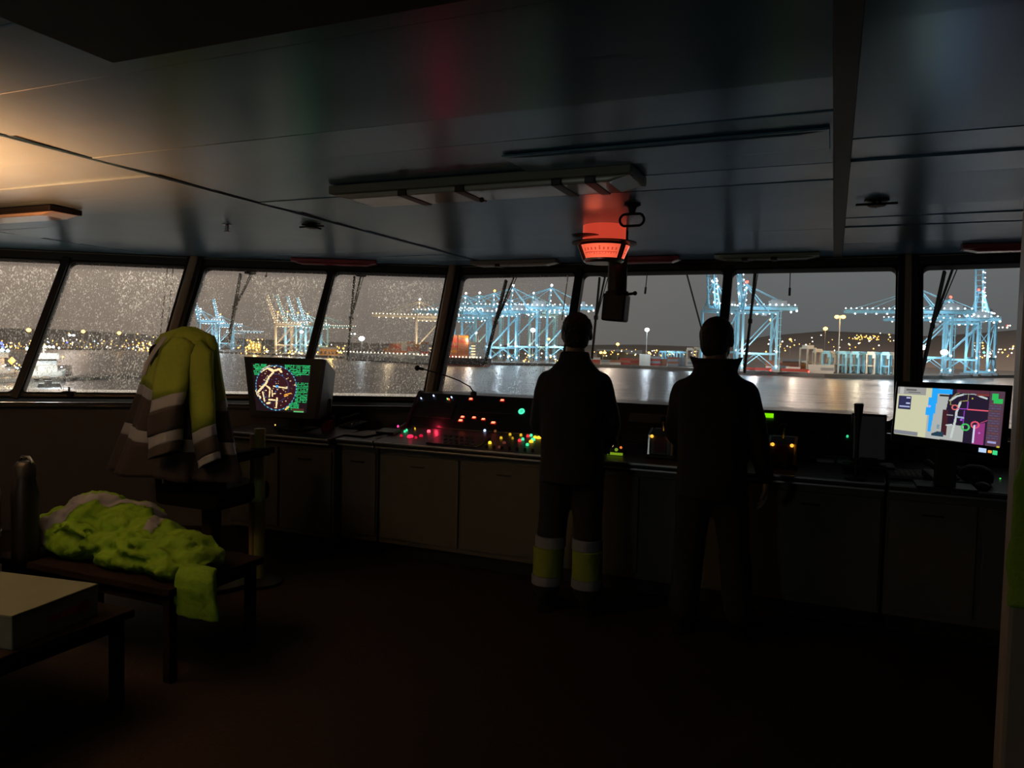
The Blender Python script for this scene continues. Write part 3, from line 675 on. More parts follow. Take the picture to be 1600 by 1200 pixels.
def radar_img(nx, ny):
    im = np.zeros((ny, nx, 3)); im[:] = (.012, .006, .008); r = np.random.RandomState(3)
    yy, xx = np.mgrid[0:ny, 0:nx].astype(float); X = xx / nx; Y = yy / ny
    G = np.array((.02, .55, .16))
    def text(x0, x1, y0, y1, dens=.62):
        y = y0
        while y < y1 - .01:
            a, b = int(x0 * nx), int(x1 * nx); r0 = int(y * ny); row = r.rand(b - a) < dens
            for dy in range(2):
                if r0 + dy < ny: im[r0 + dy, a:b][row if dy == 0 else (r.rand(b - a) < dens)] = G * r.uniform(.8, 1.5)
            for w0 in range(a, b, 9):
                if r.rand() < .35: im[r0:r0 + 2, w0:w0 + 5] = (.012, .006, .008)
            y += (3.0 if r.rand() < .6 else 4.0) / ny
    text(.02, .25, .01, .25, .7); text(.56, .98, .01, .22, .72); text(.74, .84, .2, .26); text(.76, .98, .38, .80, .66); text(.60, .84, .80, .97, .75)
    for x in (.78, .84, .9): pass
    cx, cy, rad = .40, .50, .47; asp = nx / ny * 1.0
    rr = np.sqrt(((X - cx) * 1.28) ** 2 + (Y - cy) ** 2); circ = rr < rad * 1.0
    im[rr < rad * 1.02] = (.035, .008, .012)
    def line(pts, w, col):
        for (xa, ya), (xb, yb) in zip(pts[:-1], pts[1:]):
            L = max(1, int(max(abs(xb - xa) * nx, abs(yb - ya) * ny) * 2))
            for k in range(L + 1):
                x = xa + (xb - xa) * k / L; y = ya + (yb - ya) * k / L; ww = w * r.uniform(.6, 1.3)
                im[(np.abs(X - x) < ww / nx) & (np.abs(Y - y) < ww / ny)] = col
    T = (1.0, .74, .38)
    line([(.05, .62), (.15, .50), (.22, .42), (.28, .28), (.36, .17), (.26, .08), (.18, .14)], 2.0, T)
    line([(.22, .46), (.29, .52), (.27, .70)], 1.8, T); line([(.30, .10), (.37, .14), (.46, .10), (.50, .16)], 2.2, T); line([(.14, .18), (.20, .10), (.30, .04)], 1.8, T)
    line([(.36, .47), (.46, .48), (.60, .50), (.60, .47)], 1.5, T); line([(.03, .58), (.06, .68), (.10, .72)], 2.2, T); line([(.15, .60), (.18, .80)], 1.8, T)
    line([(.26, .76), (.38, .76)], 1.9, T); line([(.42, .72), (.40, .92)], 1.9, T); line([(.33, .56), (.33, .68)], 1.5, T); line([(.33, .64), (.39, .62)], 1.3, T); line([(.22, .84), (.28, .82)], 2.2, T)
    line([(.56, .64), (.68, .60)], 1.1, (1, .45, .05)); line([(.56, .67), (.62, .65)], 1.1, (1, .45, .05)); line([(.58, .95), (.64, .88)], 2, (.9, .6, .1))
    for _ in range(95):
        a = r.rand() * 2 * pi; q = rad * sqrt(r.rand()) * .97; x = cx + q * cos(a) / 1.28; y = cy + q * sin(a)
        if x > cx + .03 and y > cy + .12 and r.rand() < .8: continue
        w = r.uniform(.6, 2.4); im[(np.abs(X - x) < w / nx) & (np.abs(Y - y) < w * .7 / ny)] = np.array(T) * r.uniform(.5, 1) if r.rand() < .72 else (.05, .22, .45)
    im[(np.abs(X - .42) < .022) & (np.abs(Y - .47) < .022)] = (.05, .4, 1)
    th = np.arctan2(Y - cy, X - cx); ringm = (np.abs(rr - rad) < .010); im[ringm] = (.02, .07, .15); im[ringm & ((np.degrees(th) % 10) < 3.5)] = (.15, .5, .7)
    im[(np.abs(rr - rad * .62) < .006)] = np.maximum(im[(np.abs(rr - rad * .62) < .006)], (.02, .05, .12))
    im[(X > .76) & (X < .86) & (Y > .24) & (Y < .36)] = (.02, .008, .012)
    im[(X > .70) & (X < .93) & (Y > .92) & (Y < .97)] = (.07, .02, .015); im[(X > .74) & (X < .93) & (Y > .965)] = (.1, .45, .15)
    return im
RY = 4.76
monitor('radar_display', 'square radar monitor with round green and yellow radar picture', (-3.95, 4.84, DZ + .02), onY(381, 557, RY + .02), onY(505, 561, RY + .02), onY(492, 655, RY - .06), onY(391, 650, RY - .06), 170, 140, radar_img(170, 140), (.09, .11, .14, .10), 1.15, .30)
def chart_img(nx, ny):
    im = np.zeros((ny, nx, 3)); yy, xx = np.mgrid[0:ny, 0:nx].astype(float); X = xx / nx; Y = yy / ny
    im[:] = (.02, .012, .03)
    sand = (.60, .60, .40); im[X < .36] = sand
    grey = (.42, .44, .42); a = X < .50 - .06 * Y; im[(X > .36) & a | ((X > .30) & a & (Y > .3))] = grey
    im[(X > .43) & (X < .655) & (Y > .68) & (Y < .98)] = grey; im[(X > .30) & (X < .5) & (Y > .93) & (Y < .98)] = grey
    im[(X > .445) & (X < .515) & (Y > .40) & (Y < .90) & (X < .50 - .02 * (Y - .4))] = (.03, .02, .03)
    im[(X > .455) & (X < .50) & (Y > .42) & (Y < .9)] = (.06, .015, .02)
    blue = (.02, .38, .95)
    im[(X > .34) & (X < .52) & (Y > .0) & (Y < .10)] = blue; im[(X > .33) & (X < .385) & (Y < .30)] = blue; im[(X > .30) & (X < .375) & (Y > .18) & (Y < .5)] = blue; im[(X > .285) & (X < .36) & (Y > .38) & (Y < .54)] = blue
    im[(X > .32) & (X < .362 - .04 * (Y - .5)) & (Y > .5) & (Y < .86)] = blue
    im[(X > .40) & (X < .50) & (Y > .11) & (Y < .15)] = (.02, .02, .02); im[((X - .315) ** 2 + ((Y - .36) * .6) ** 2) < .0002] = (.5, .4, .9)
    pale = (.55, .62, .60)
    def line(pts, w, col):
        for (xa, ya), (xb, yb) in zip(pts[:-1], pts[1:]):
            L = max(1, int(max(abs(xb - xa) * nx, abs(yb - ya) * ny) * 2))
            for k in range(L + 1):
                x = xa + (xb - xa) * k / L; y = ya + (yb - ya) * k / L; im[(np.abs(X - x) * nx < w) & (np.abs(Y - y) * ny < w)] = col
    line([(.545, .92), (.57, .60), (.575, .42), (.60, .25)], 2.2, pale); line([(.505, .22), (.56, .13), (.62, .09)], 1.8, pale); line([(.62, .08), (.72, .07), (.84, .14)], 1.2, (.3, .36, .36)); line([(.77, .10), (.84, .14)], 1.8, pale)
    line([(.52, .16), (.56, .08), (.60, .05)], .8, (.3, .25, .1)); line([(.51, .20), (.51, .30), (.58, .30)], .8, (.35, .3, .08)); line([(.6, .22), (.67, .20), (.67, .02)], .8, (.4, .36, .12))
    line([(.58, .36), (.68, .36)], 1.3, (.35, .08, .6)); line([(.67, .22), (.67, .36)], 1, (.35, .08, .6)); line([(.645, .40), (.645, .66)], 1.2, (.25, .05, .45)); line([(.68, .365), (.86, .365)], 1.6, (.85, .12, .18))
    line([(.58, .52), (.64, .53)], 2.0, (.35, .4, .6)); line([(.49, .50), (.54, .50)], 1.2, (.3, .3, .3)); line([(.49, .70), (.54, .68)], 1.6, pale); im[((X - .625) ** 2 + ((Y - .57) * .6) ** 2) < .00015] = (.4, .1, .8)
    def ringc(x, y, R, w, col): d = np.sqrt((X - x) ** 2 + ((Y - y) * .6) ** 2); im[np.abs(d - R) < w] = col
    ringc(.555, .345, .026, .006, (.75, .15, .15)); 
    im[(X > .74) & (X < .845) & (Y > .64 - .5 * (X - .74)) ] = (.28, .04, .20)
    line([(.80, .60), (.86, .54)], .9, (.4, .06, .15))
    ringc(.668, .70, .034, .008, (.06, .55, .12)); ringc(.755, .64, .034, .0075, (.75, .10, .16)); line([(.75, .66), (.75, .96)], 2.2, (.65, .65, .85))
    im[((X - .80) ** 2 + ((Y - .78) * .6) ** 2) < .0001] = (.5, .15, .6)
    im[(X > .70) & (X < .715) & (Y > .14) & (Y < .17)] = (.5, .45, .05); im[(Y < .06) & (X > .56) & (X < .86)] = (.10, .03, .05); im[(Y > .06) & (Y < .10) & (X > .74) & (X < .86)] = (.2, .04, .03)
    # side panel
    s = X > .862; im[s] = (.09, .045, .07); r = np.random.RandomState(5)
    for k in range(16):
        y = .22 + k * .045
        if y < .94: im[(np.abs(Y - y) < .012) & (X > .87) & (X < .97) & ((xx * 7 + k * 13) % 11 < 6)] = (.10, .10, .20) if k % 3 else (.16, .07, .07)
    im[(X > .885) & (X < .94) & (Y > .04) & (Y < .16)] = (.03, .5, .10); im[(X > .90) & (X < .985) & (Y > .13) & (Y < .22)] = (.03, .5, .10)
    im[(X > .88) & (X < .96) & (Y > .90) & (Y < .94)] = (.35, .35, .65)
    # left boxes
    im[(X < .27) & (Y < .15)] = (.32, .31, .30); im[(X > .02) & (X < .06) & (Y < .14)] = (.5, .5, .48); im[(X > .08) & (X < .18) & (Y > .03) & (Y < .07)] = (.12, .12, .12); im[(X > .1) & (X < .22) & (Y > .09) & (Y < .11)] = (.14, .14, .14)
    im[(X > .015) & (X < .135) & (Y > .18) & (Y < .46)] = (.03, .03, .09); im[(X > .09) & (X < .13) & (Y > .20) & (Y < .23)] = (.5, .55, .8); im[(X > .09) & (X < .13) & (Y > .32) & (Y < .35)] = (.5, .55, .8); im[(X > .03) & (X < .13) & (Y > .39) & (Y < .42)] = (.4, .45, .7)
    im[(X < .23) & (Y > .90) & (Y < .98)] = (.22, .23, .26)
    im[(X > .40) & (X < .43) & (Y > .70) & (Y < .80) & ((yy % 4) < 2)] = (.03, .2, .3); im[(X > .36) & (X < .47) & (Y > .84) & (Y < .93) & (Y > 1.25 - X)] = (.02, .05, .08)
    return im
EY = 4.62
t, Q = monitor('chart_display', 'wide chart monitor showing a sand, grey and blue sea chart', (0.60, 4.75, DZ + .02), onY(1401, 595, EY), onY(1583, 602, EY), onY(1572, 714, EY - .10), onY(1392, 688, EY - .10), 230, 140, chart_img(230, 140), (.02, .09, .055, .12), 1.0, .07)
for k, (u, v, w, h, c, e) in enumerate([(.80, .955, .032, .03, (.5, .65, .9), 1.0), (.862, .96, .016, .018, (1, .35, .05), 1.2), (.905, .965, .02, .03, (.05, .7, .25), 1.0), (.925, .88, .012, .012, (.7, .55, .05), .8)]):
    p = [Q(u - w, v - h, -.002), Q(u + w, v - h, -.002), Q(u + w, v + h, -.002), Q(u - w, v + h, -.002)]
    m = MB(); m.add(p, [(0, 1, 2, 3)]); m.build('button', emat('monitor_button_%d' % k, c, e), t)
im = np.zeros((4, 4, 3)) + .008
monitor('dark_monitor', 'black switched-off monitor left of the wide chart monitor', (0.21, 5.02, DZ + .05), onY(1331, 645, 5.02), onY(1386, 648, 5.02), onY(1385, 722, 4.95), onY(1330, 720, 4.95), 4, 4, im, (.05, .05, .05, .05), .5, .05)

# ---- stalk and gooseneck microphones, antenna
a = onY(1337, 745, 4.72); t = thing('stalk_microphone', 'black trumpet shaped stalk standing in front of the dark monitor', 'stalk', (a.x, a.y, DZ + .005))
m = MB(); m.lathe([(.045, 0), (.045, .012), (.014, .02), (.011, .20), (.013, .28), (.024, .40), (.026, .43), (.02, .435)], n=20); m.build('stem', M_dark, t, smooth=True)
m = MB(); m.lathe([(.06, -.004), (.058, .01), (.03, .018)], n=20); m.build('base', M_black, t, smooth=True)
b0 = onY(740, 613, 5.32); pts = [(740, 613, 5.32), (734, 604, 5.28), (718, 595, 5.22), (700, 588, 5.18), (680, 582, 5.14), (662, 577, 5.1)]
t = thing('gooseneck_microphone', 'thin gooseneck microphone bending left over the main console', 'microphone', b0)
m = MB(); m.tube([onY(*p) - b0 for p in pts], .005, 8); m.build('gooseneck', M_black, t, smooth=True)
m = MB(); e = onY(652, 575, 5.08) - b0; m.tube([onY(662, 577, 5.1) - b0, e], .012, 10); m.ball(e, .022); m.build('head', M_black, t, smooth='all')
m = MB(); m.lathe([(.025, -.03), (.025, 0), (.01, .01)], n=14); m.build('base', M_black, t, smooth=True)
a = onY(516, 628, 4.95); t = thing('handheld_radio', 'handheld radio with a thin upright antenna beside the radar screen', 'radio', (a.x, 4.95, DZ + .01))
m = MB(); m.bb((-.035, -.02, 0), (.035, .02, .13)); m.build('body', M_dark, t, bevel=.008); m = MB(); m.tube([(.0, 0, .13), (.0, 0, .265)], .006, 8); m.build('antenna', M_rub, t); m = MB(); m.lathe([(.009, .13), (.009, .145)], c=(.022, 0, 0), n=10); m.build('knob', M_black, t)

# ---- clutter on the desks
def mug(p, label, mt):
    t = thing('mug', label, 'mug', p); m = MB(); m.lathe([(.038, 0), (.042, .01), (.042, .09), (.038, .09), (.037, .012), (0, .01)], n=24); m.build('body', mt, t, smooth=True)
    m = MB(); m.tube([(.04, 0, .075), (.068, 0, .07), (.072, 0, .045), (.06, 0, .025), (.04, 0, .02)], .006, 8); m.build('handle', mt, t, smooth=True)
mug((onZ(508, 668, DZ + .05).x, 4.90, DZ + .02), 'dark red mug standing beside the radar screen', mat('dark_red_glaze', (.20, .03, .03), .3))
def telephone(p, rz, label, mt=M_dark):
    t = thing('telephone', label, 'telephone', p, rz); m = MB(); m.prism([(-.09, 0), (-.09, .02), (.09, .06), (.09, 0)], -.08, .08, 'x'); m.build('base', mt, t, bevel=.006)
    m = MB(); m.tube([(-.05, -.09, .06), (-.05, -.06, .075), (-.05, 0, .082), (-.05, .06, .095), (-.05, .09, .095)], [.022, .018, .014, .018, .022], 10); m.build('handset', M_black, t, smooth=True)
    for i in range(3):
        for j in range(4): m = MB(); m.bb((.0 + i * .022, -.06 + j * .022, .02 + j * .005), (.015 + i * .022, -.045 + j * .022, .036 + j * .005)); m.build('key', mat('pale_key', (.3, .3, .3), .5), t)
telephone((onZ(1468, 742, DZ + .03).x, 4.82, DZ + .012), radians(18), 'black telephone lying in front of the chart monitor')
telephone((onZ(590, 662, DZ + .03).x - .02, 5.2, DZ + .022), radians(-15), 'dark telephone on the low desk behind the papers left of the red lamps')
def paper(x, y, z, rz, w, h, label, tint=(.45, .44, .46), th=.002, name='paper_sheet'):
    a = onZ(x, y, z); q = MB(); q.bb((-w / 2, -h / 2, 0), (w / 2, h / 2, th)); o = q.build(name, mat('paper_%02d' % int(tint[0] * 99), tint, .7), loc=a); o.rotation_euler = (radians(1.5), 0, rz); tag(o, label, 'paper'); return o
paper(545, 668, DZ + .022, .2, .21, .29, 'loose paper sheet nearest the radar screen on the low desk')
paper(572, 677, DZ + .020, -.15, .21, .27, 'loose paper sheet beside the red lamps on the low desk')
paper(1228, 718, DZ + .04, .1, .16, .2, 'dim paper sheet behind the right control head', (.3, .3, .32))
paper(1000, 702, DZ + .03, .0, .17, .12, 'grey sheet on the desk left of the middle control head', (.28, .26, .3))
paper(1512, 748, DZ + .01, .5, .08, .12, 'white folded note in front of the mouse', (.6, .6, .7), .012, 'folded_note')
def keyboard(p, rz, label):
    t = thing('keyboard', label, 'keyboard', p, rz); m = MB(); m.prism([(-.075, 0), (-.075, .014), (.075, .03), (.075, 0)], -.21, .21, 'x'); m.build('case', mat('grey_case', (.16, .16, .17), .5), t, bevel=.003)
    for i in range(14):
        for j in range(5):
            m = MB(); m.bb((-.2 + i * .0285, -.066 + j * .027, .012 + j * .003), (-.176 + i * .0285, -.043 + j * .027, .026 + j * .003)); m.build('key', mat('light_grey_key', (.38, .38, .40), .5), t)
keyboard((onZ(1440, 728, DZ + .02).x - .02, 4.93, DZ + .010), radians(6), 'grey keyboard under the chart monitor')
a = onZ(1325, 728, DZ + .03)
for i, x in enumerate((1290, 1322, 1350)):
    p = onP(x, 722 + (x - 1290) * .06, P_desk, N_desk) - low_c.location
    if x < 1340: m = MB(); m.bb((-.05, -.03, 0), (.05, .03, .018)); m.build('switch_block', mat('pale_switch_block', (.35, .36, .4), .4), low_c, bevel=.004, loc=p)
m = MB(); a = onZ(1535, 762, DZ + .015); t = thing('computer_mouse', 'dark computer mouse at the right end of the chart desk', 'mouse', a, .3); m.ball((0, 0, .006), (.032, .055, .026), 16, 10); m.build('body', M_dark, t, smooth='all'); m = MB(); m.tube([(0, .05, .01), (.02, .12, .004), (.08, .18, .004), (.1, .28, .01)], .003, 6); m.build('cord', M_rub, t)
for i, (x, y, lab) in enumerate([(1235, 722, 'small black binoculars lying right of the right control head'), (1418, 690, 'dark binoculars lying under the left corner of the chart monitor')]):
    a = onZ(x + 22, y, DZ + .04); a.y = min(a.y, 5.05); t = thing('binoculars', lab, 'binoculars', (a.x, a.y, DZ + .055 if i == 0 else DZ + .05), .5)
    for s in (-1, 1): m = MB(); m.tube([(s * .03, -.07, 0), (s * .03, -.02, 0), (s * .038, .02, 0), (s * .042, .08, 0)], [.016, .02, .026, .03], 14); m.build('barrel', M_rub, t, smooth=True)
    m = MB(); m.bb((-.03, -.03, -.008), (.03, .02, .012)); m.build('bridge', M_rub, t, bevel=.004)
a = onZ(1563, 745, DZ + .03); m = MB(); m.ball((0, 0, 0), .005); o = m.build('indicator_light', emat('green_dot', (.05, .8, .1), .8), chart_c, loc=Vector((a.x, a.y, DZ + .02)) - chart_c.location)
p = thing('peaked_cap', 'black peaked cap lying on the chart desk under the monitor', 'cap', (onZ(1480, 735, DZ + .05).x + .12, 4.9, DZ + .02))
m = MB(); m.lathe([(.085, 0), (.09, .03), (.075, .07), (.04, .09), (0, .095)], n=20); m.build('crown', M_black, p, smooth='all'); m = MB(); m.add([(-.07, -.06, .006), (.07, -.06, .006), (.05, -.14, .0), (-.05, -.14, .0), (-.07, -.06, .012), (.07, -.06, .012), (.05, -.14, .006), (-.05, -.14, .006)], [(0, 1, 2, 3), (4, 5, 6, 7), (0, 1, 5, 4), (1, 2, 6, 5), (2, 3, 7, 6), (3, 0, 4, 7)]); m.build('peak', M_black, p)

# ================================================================= PEOPLE
M_skin = mat('skin', (.34, .20, .14), .5); M_hair = mat('dark_hair', (.010, .008, .007), .6, bump=.8, scale=90)
M_navy = mat('dark_navy_cloth', (.010, .011, .016), .85, bump=.4, scale=30); M_blackc = mat('black_cloth', (.008, .008, .009), .85, bump=.4, scale=30)
M_hiv = mat('hi_vis_yellow_cloth', (.30, .40, .05), .8, bump=.5, scale=35); M_refl = mat('reflective_grey_tape', (.30, .32, .40), .5)
M_leather = mat('black_leather', (.006, .006, .006), .8, 0, .15)
def limb(m, pts, rs, n=14):
    P = [Vector(p) for p in pts]
    for i in range(len(P) - 1):
        m.tube([P[i], P[i + 1]], [rs[i], rs[i + 1]], n)
    for p, r in zip(P, rs): m.ball(p, r, n, 8)
def loft(m, rings, n=28):      # rings: (cx, cy, z, rx, ry)
    vs = []; fs = []
    for cx, cy, z, rx, ry in rings:
        for k in range(n):
            a = 2 * pi * k / n; ex = .82; c_, s_ = cos(a), sin(a)
            vs.append((cx + rx * math.copysign(abs(c_) ** ex, c_), cy + ry * math.copysign(abs(s_) ** ex, s_), z))
    for i in range(len(rings) - 1):
        for k in range(n):
            k2 = (k + 1) % n; fs.append((i * n + k, i * n + k2, (i + 1) * n + k2, (i + 1) * n + k))
    fs += [tuple(reversed(range(n))), tuple(range((len(rings) - 1) * n, len(rings) * n))]
    m.add(vs, fs)
def hand(m, wrist, d, pn, s):
    """palm and five bent fingers; d: direction of the hand, pn: back-of-hand normal, s: +1 thumb towards side vector"""
    w = Vector(wrist); d = Vector(d).normalized(); pn = (Vector(pn) - d * Vector(pn).dot(d)).normalized(); side = d.cross(pn).normalized() * s
    Mt = Matrix((side, d, pn)).transposed()
    m.box(w + d * .05, (.078, .095, .026), Mt); m.ball(w + d * .01, (.032, .03, .018), 10, 8, Mt); m.tube([w - d * .03, w + d * .03], [.027, .026], 10)
    for k, (o, L, r) in enumerate([(.030, .068, .0092), (.010, .078, .0096), (-.011, .072, .0092), (-.030, .056, .0082)]):
        b = w + d * .092 + side * o; kn = b + d * L * .42 - pn * .010; kn2 = b + d * L * .72 - pn * .026; tip = b + d * L * .86 - pn * .042
        limb(m, [b - d * .02, b + d * .005, kn, kn2, tip], [r, r, r * .95, r * .9, r * .85], 8)
    tb = w + d * .025 + side * .034; limb(m, [tb, tb + d * .03 + side * .022 - pn * .008, tb + d * .058 + side * .028 - pn * .022], [.013, .0105, .0095], 8)
def person(name, label, loc, rz, H, armL, armR, footL, footR, hipw, shw, jm, tm, collar, hair_big, bands, head_rz=0, lean=0.03):
    t = thing(name, label, 'person', loc, rz); k = H / 1.78
    def z(v): return v * k
    b = MB(); hc = Vector((0, .015 + lean, z(1.672)))
    Hr = Matrix.Rotation(head_rz, 3, 'Z')
    def hp(x, y, zz): return hc + Hr @ Vector((x, y, zz))
    b.ball(hp(0, -.008, .012), (.082, .102, .104), 20, 14, Hr); b.ball(hp(0, .03, -.050), (.062, .064, .066), 16, 10, Hr)
    b.ball(hp(0, .095, -.018), (.013, .02, .026), 8, 8, Hr); b.ball(hp(0, .083, .024), (.05, .012, .010), 10, 6, Hr)
    b.ball(hp(0, .085, -.062), (.024, .008, .008), 10, 6, Hr); b.ball(hp(0, .078, -.095), (.022, .016, .016), 10, 6, Hr)
    for s in (-1, 1): b.ball(hp(s * .086, -.005, -.008), (.010, .020, .033), 10, 8, Hr)
    limb(b, [hc + Vector((0, -.03, -.06)), (0, -.01, z(1.47))], [.058, .062])
    loft(b, [(0, 0, z(.90), .14, .10), (0, 0, z(1.05), .13, .09), (0, 0, z(1.25), .155, .10), (0, 0, z(1.40), .165, .09), (0, 0, z(1.47), .08, .06)])
    J = {}
    for s, arm, nm in ((-1, armL, 'L'), (1, armR, 'R')):
        sh = Vector((s * (shw - .058), 0, z(1.375))); el, wr, hd = [Vector(q) for q in arm[:3]]
        limb(b, [sh, el, wr], [.048, .040, .027]); hand(b, wr, hd, arm[3], -s if arm[4] else s); J[nm] = (sh, el, wr)
    for s, ft in ((-1, footL), (1, footR)):
        hip = Vector((s * .09, 0, z(.92))); ankle = Vector((ft[0], ft[1], .09)); knee = hip.lerp(ankle, .48) + Vector((0, .02, 0))
        limb(b, [hip, knee, ankle], [.075, .055, .04]); J['leg%d' % s] = (hip, knee, ankle)
    remesh(b, 'body', .0065, M_skin, t, smooth=2)
    for s in (-1, 1): m = MB(); m.ball(hp(s * .031, .079, .006), .012, 10, 8); m.build('eye', M_white, t, smooth='all')
    hm = MB(); g = 1.0 + hair_big
    hm.ball(hp(0, -.016, .026), (.090 * g, .106 * g, .104 * g), 24, 16, Hr); hm.ball(hp(0, -.045, -.02), (.078 * g, .072 * g, .088), 18, 12, Hr)
    remesh(hm, 'hair', .006, M_hair, t, smooth=1, noise=.016 if hair_big < .03 else .006, nscale=.02)
    # jacket
    j = MB()
    loft(j, [(0, 0, z(.78), .185, .135), (0, 0, z(.84), .195, .145), (0, -.005, z(1.0), .190, .140), (0, 0, z(1.15), .192, .140), (0, 0, z(1.28), .205, .140), (0, 0, z(1.36), shw - .005, .130), (0, 0, z(1.405), shw - .02, .115), (0, 0, z(1.445), shw - .055, .105), (0, 0, z(1.48), .128, .092), (0, 0, z(1.52), .088, .082)])
    for nm in 'LR':
        sh, el, wr = J[nm]; limb(j, [sh + Vector((0, 0, .0)), sh.lerp(el, .5), el, el.lerp(wr, .5), wr - (wr - el).normalized() * .015], [.074, .072, .062, .055, .048])
        
    cz = z(1.50); cr = .082 + collar * .02
    loft(j, [(0, .0, cz - .04, cr + .022, cr + .014), (0, -.01, cz + .068 + collar * .0, cr - .004 + collar * .012, cr)])
    jk = remesh(j, 'jacket', .0105, jm, t, smooth=14, noise=.014, nscale=.10)
    if collar > .5:      # raised flared collar
        c = MB(); n = 28; vs = []; 
        for lv, (r_, zz) in enumerate([(.098, cz - .03), (.112, cz + .03), (.130, cz + .065), (.120, cz + .065), (.10, cz + .03), (.086, cz - .03)]):
            for i in range(n): a = 2 * pi * i / n; vs.append((r_ * 1.12 * cos(a), r_ * sin(a) * .9, zz + .012 * cos(2 * a) * (lv in (2, 3))))
        fs = [(l * n + i, l * n + (i + 1) % n, ((l + 1) % 6) * n + (i + 1) % n, ((l + 1) % 6) * n + i) for l in range(6) for i in range(n)]
        c.add(vs, fs); c.build('collar', jm, t, smooth=True)
    # trousers
    q = MB(); loft(q, [(0, 0, z(.80), .175, .12), (0, 0, z(.88), .18, .125), (0, 0, z(.97), .165, .115)])
    for s in (-1, 1):
        hip, knee, ankle = J['leg%d' % s]; limb(q, [hip + Vector((0, 0, -.04)), knee, ankle.lerp(knee, .25) + Vector((0, -.01, 0)), Vector((ankle.x, ankle.y - .01, .15))], [.108, .088, .084, .084])
    remesh(q, 'trousers', .0105, tm, t, smooth=5, noise=.014, nscale=.12)
    for s in (-1, 1):
        hip, knee, ankle = J['leg%d' % s]
        def at(zz): f = (zz - ankle.z) / (knee.z - ankle.z); return ankle.lerp(knee, f)
        if bands:
            for za, zb_, nm, mt_, r_ in ((.385, .45, 'reflective_band', M_refl, .094), (.215, .385, 'trouser_leg_panel', M_hiv, .0925), (.16, .215, 'reflective_band', M_refl, .096)):
                a, c2 = at(za), at(zb_); m = MB(); m.lathe([(r_ - .004, 0), (r_, .004), (r_ - .001, (zb_ - za) / 2), (r_, zb_ - za - .004), (r_ - .004, zb_ - za)], c=(a.x, a.y - .008, za), n=24)
                o = m.build(nm, mt_, t, smooth=True)
                if nm == 'trouser_leg_panel': o['label'] = 'yellow-green trouser leg panel'
        sh_ = MB(); sh_.ball((ankle.x, ankle.y + .02, .06), (.046, .07, .06), 14, 10); sh_.ball((ankle.x + s * .012, ankle.y + .12, .045), (.046, .075, .042), 14, 10); sh_.box((ankle.x + s * .006, ankle.y + .055, .012), (.085, .25, .024)); sh_.tube([(ankle.x, ankle.y, .05), (ankle.x, ankle.y - .005, .2)], [.05, .055], 14)
        remesh(sh_, 'boot', .008, M_leather, t, smooth=2)
    return t
person('person', 'person in a dark jacket and trousers with reflective yellow-green bands at the shins', (-1.42, 4.30, 0), radians(8), 1.78,
       ((-.215, .02, 1.13), (-.17, .30, .985), (.2, 1, -.3), (0, .3, 1), True), ((.222, .03, 1.14), (.16, .31, .985), (-.2, 1, -.3), (0, .3, 1), True),
       (-.135, -.02), (.115, -.02), .12, .215, M_navy, M_blackc, 0.2, .02, True, head_rz=radians(4))
person('person', 'person in a plain black jacket with a raised flared collar', (-.60, 4.30, 0), radians(2), 1.755,
       ((-.215, .04, 1.12), (-.18, .32, .975), (.2, 1, -.3), (0, .3, 1), True), ((.235, -.02, 1.13), (.285, .04, .88), (.03, .14, -1), (1, 0, 0), False),
       (-.13, -.03), (.17, .03), .12, .225, M_blackc, M_blackc, 1.0, .035, False, head_rz=radians(-14))

# ================================================================= CHAIR WITH DRAPED JACKET
ch = thing('pilot_chair', 'high-backed dark pilot chair hidden under the draped hi-vis jacket', 'chair', (-3.68, 3.72, 0))
m = MB(); m.lathe([(.27, 0), (.27, .03), (.09, .06), (.06, .07), (.06, .52)], n=28); m.build('pedestal', M_dark, ch, smooth=True)
m = MB(); m.box((0, .02, .60), (.52, .50, .13)); m.build('seat', M_leather, ch, bevel=.04, seg=4)
m = MB(); Mx = Matrix.Rotation(radians(8), 3, 'X'); m.box((0, -.20, 1.08), (.46, .11, .96), Mx); m.build('backrest', M_leather, ch, bevel=.05, seg=4)
for s in (-1, 1):
    m = MB(); m.tube([(s * .26, -.18, .62), (s * .29, -.18, .84), (s * .29, .20, .86)], .022, 10); m.box((s * .29, .04, .875), (.07, .36, .04)); m.build('armrest', M_leather, ch, bevel=.008)
jr = thing('safety_jacket', 'yellow and navy hi-vis jacket with grey reflective tape draped over the pilot chair back', 'jacket', (-3.70, 3.50, 0))
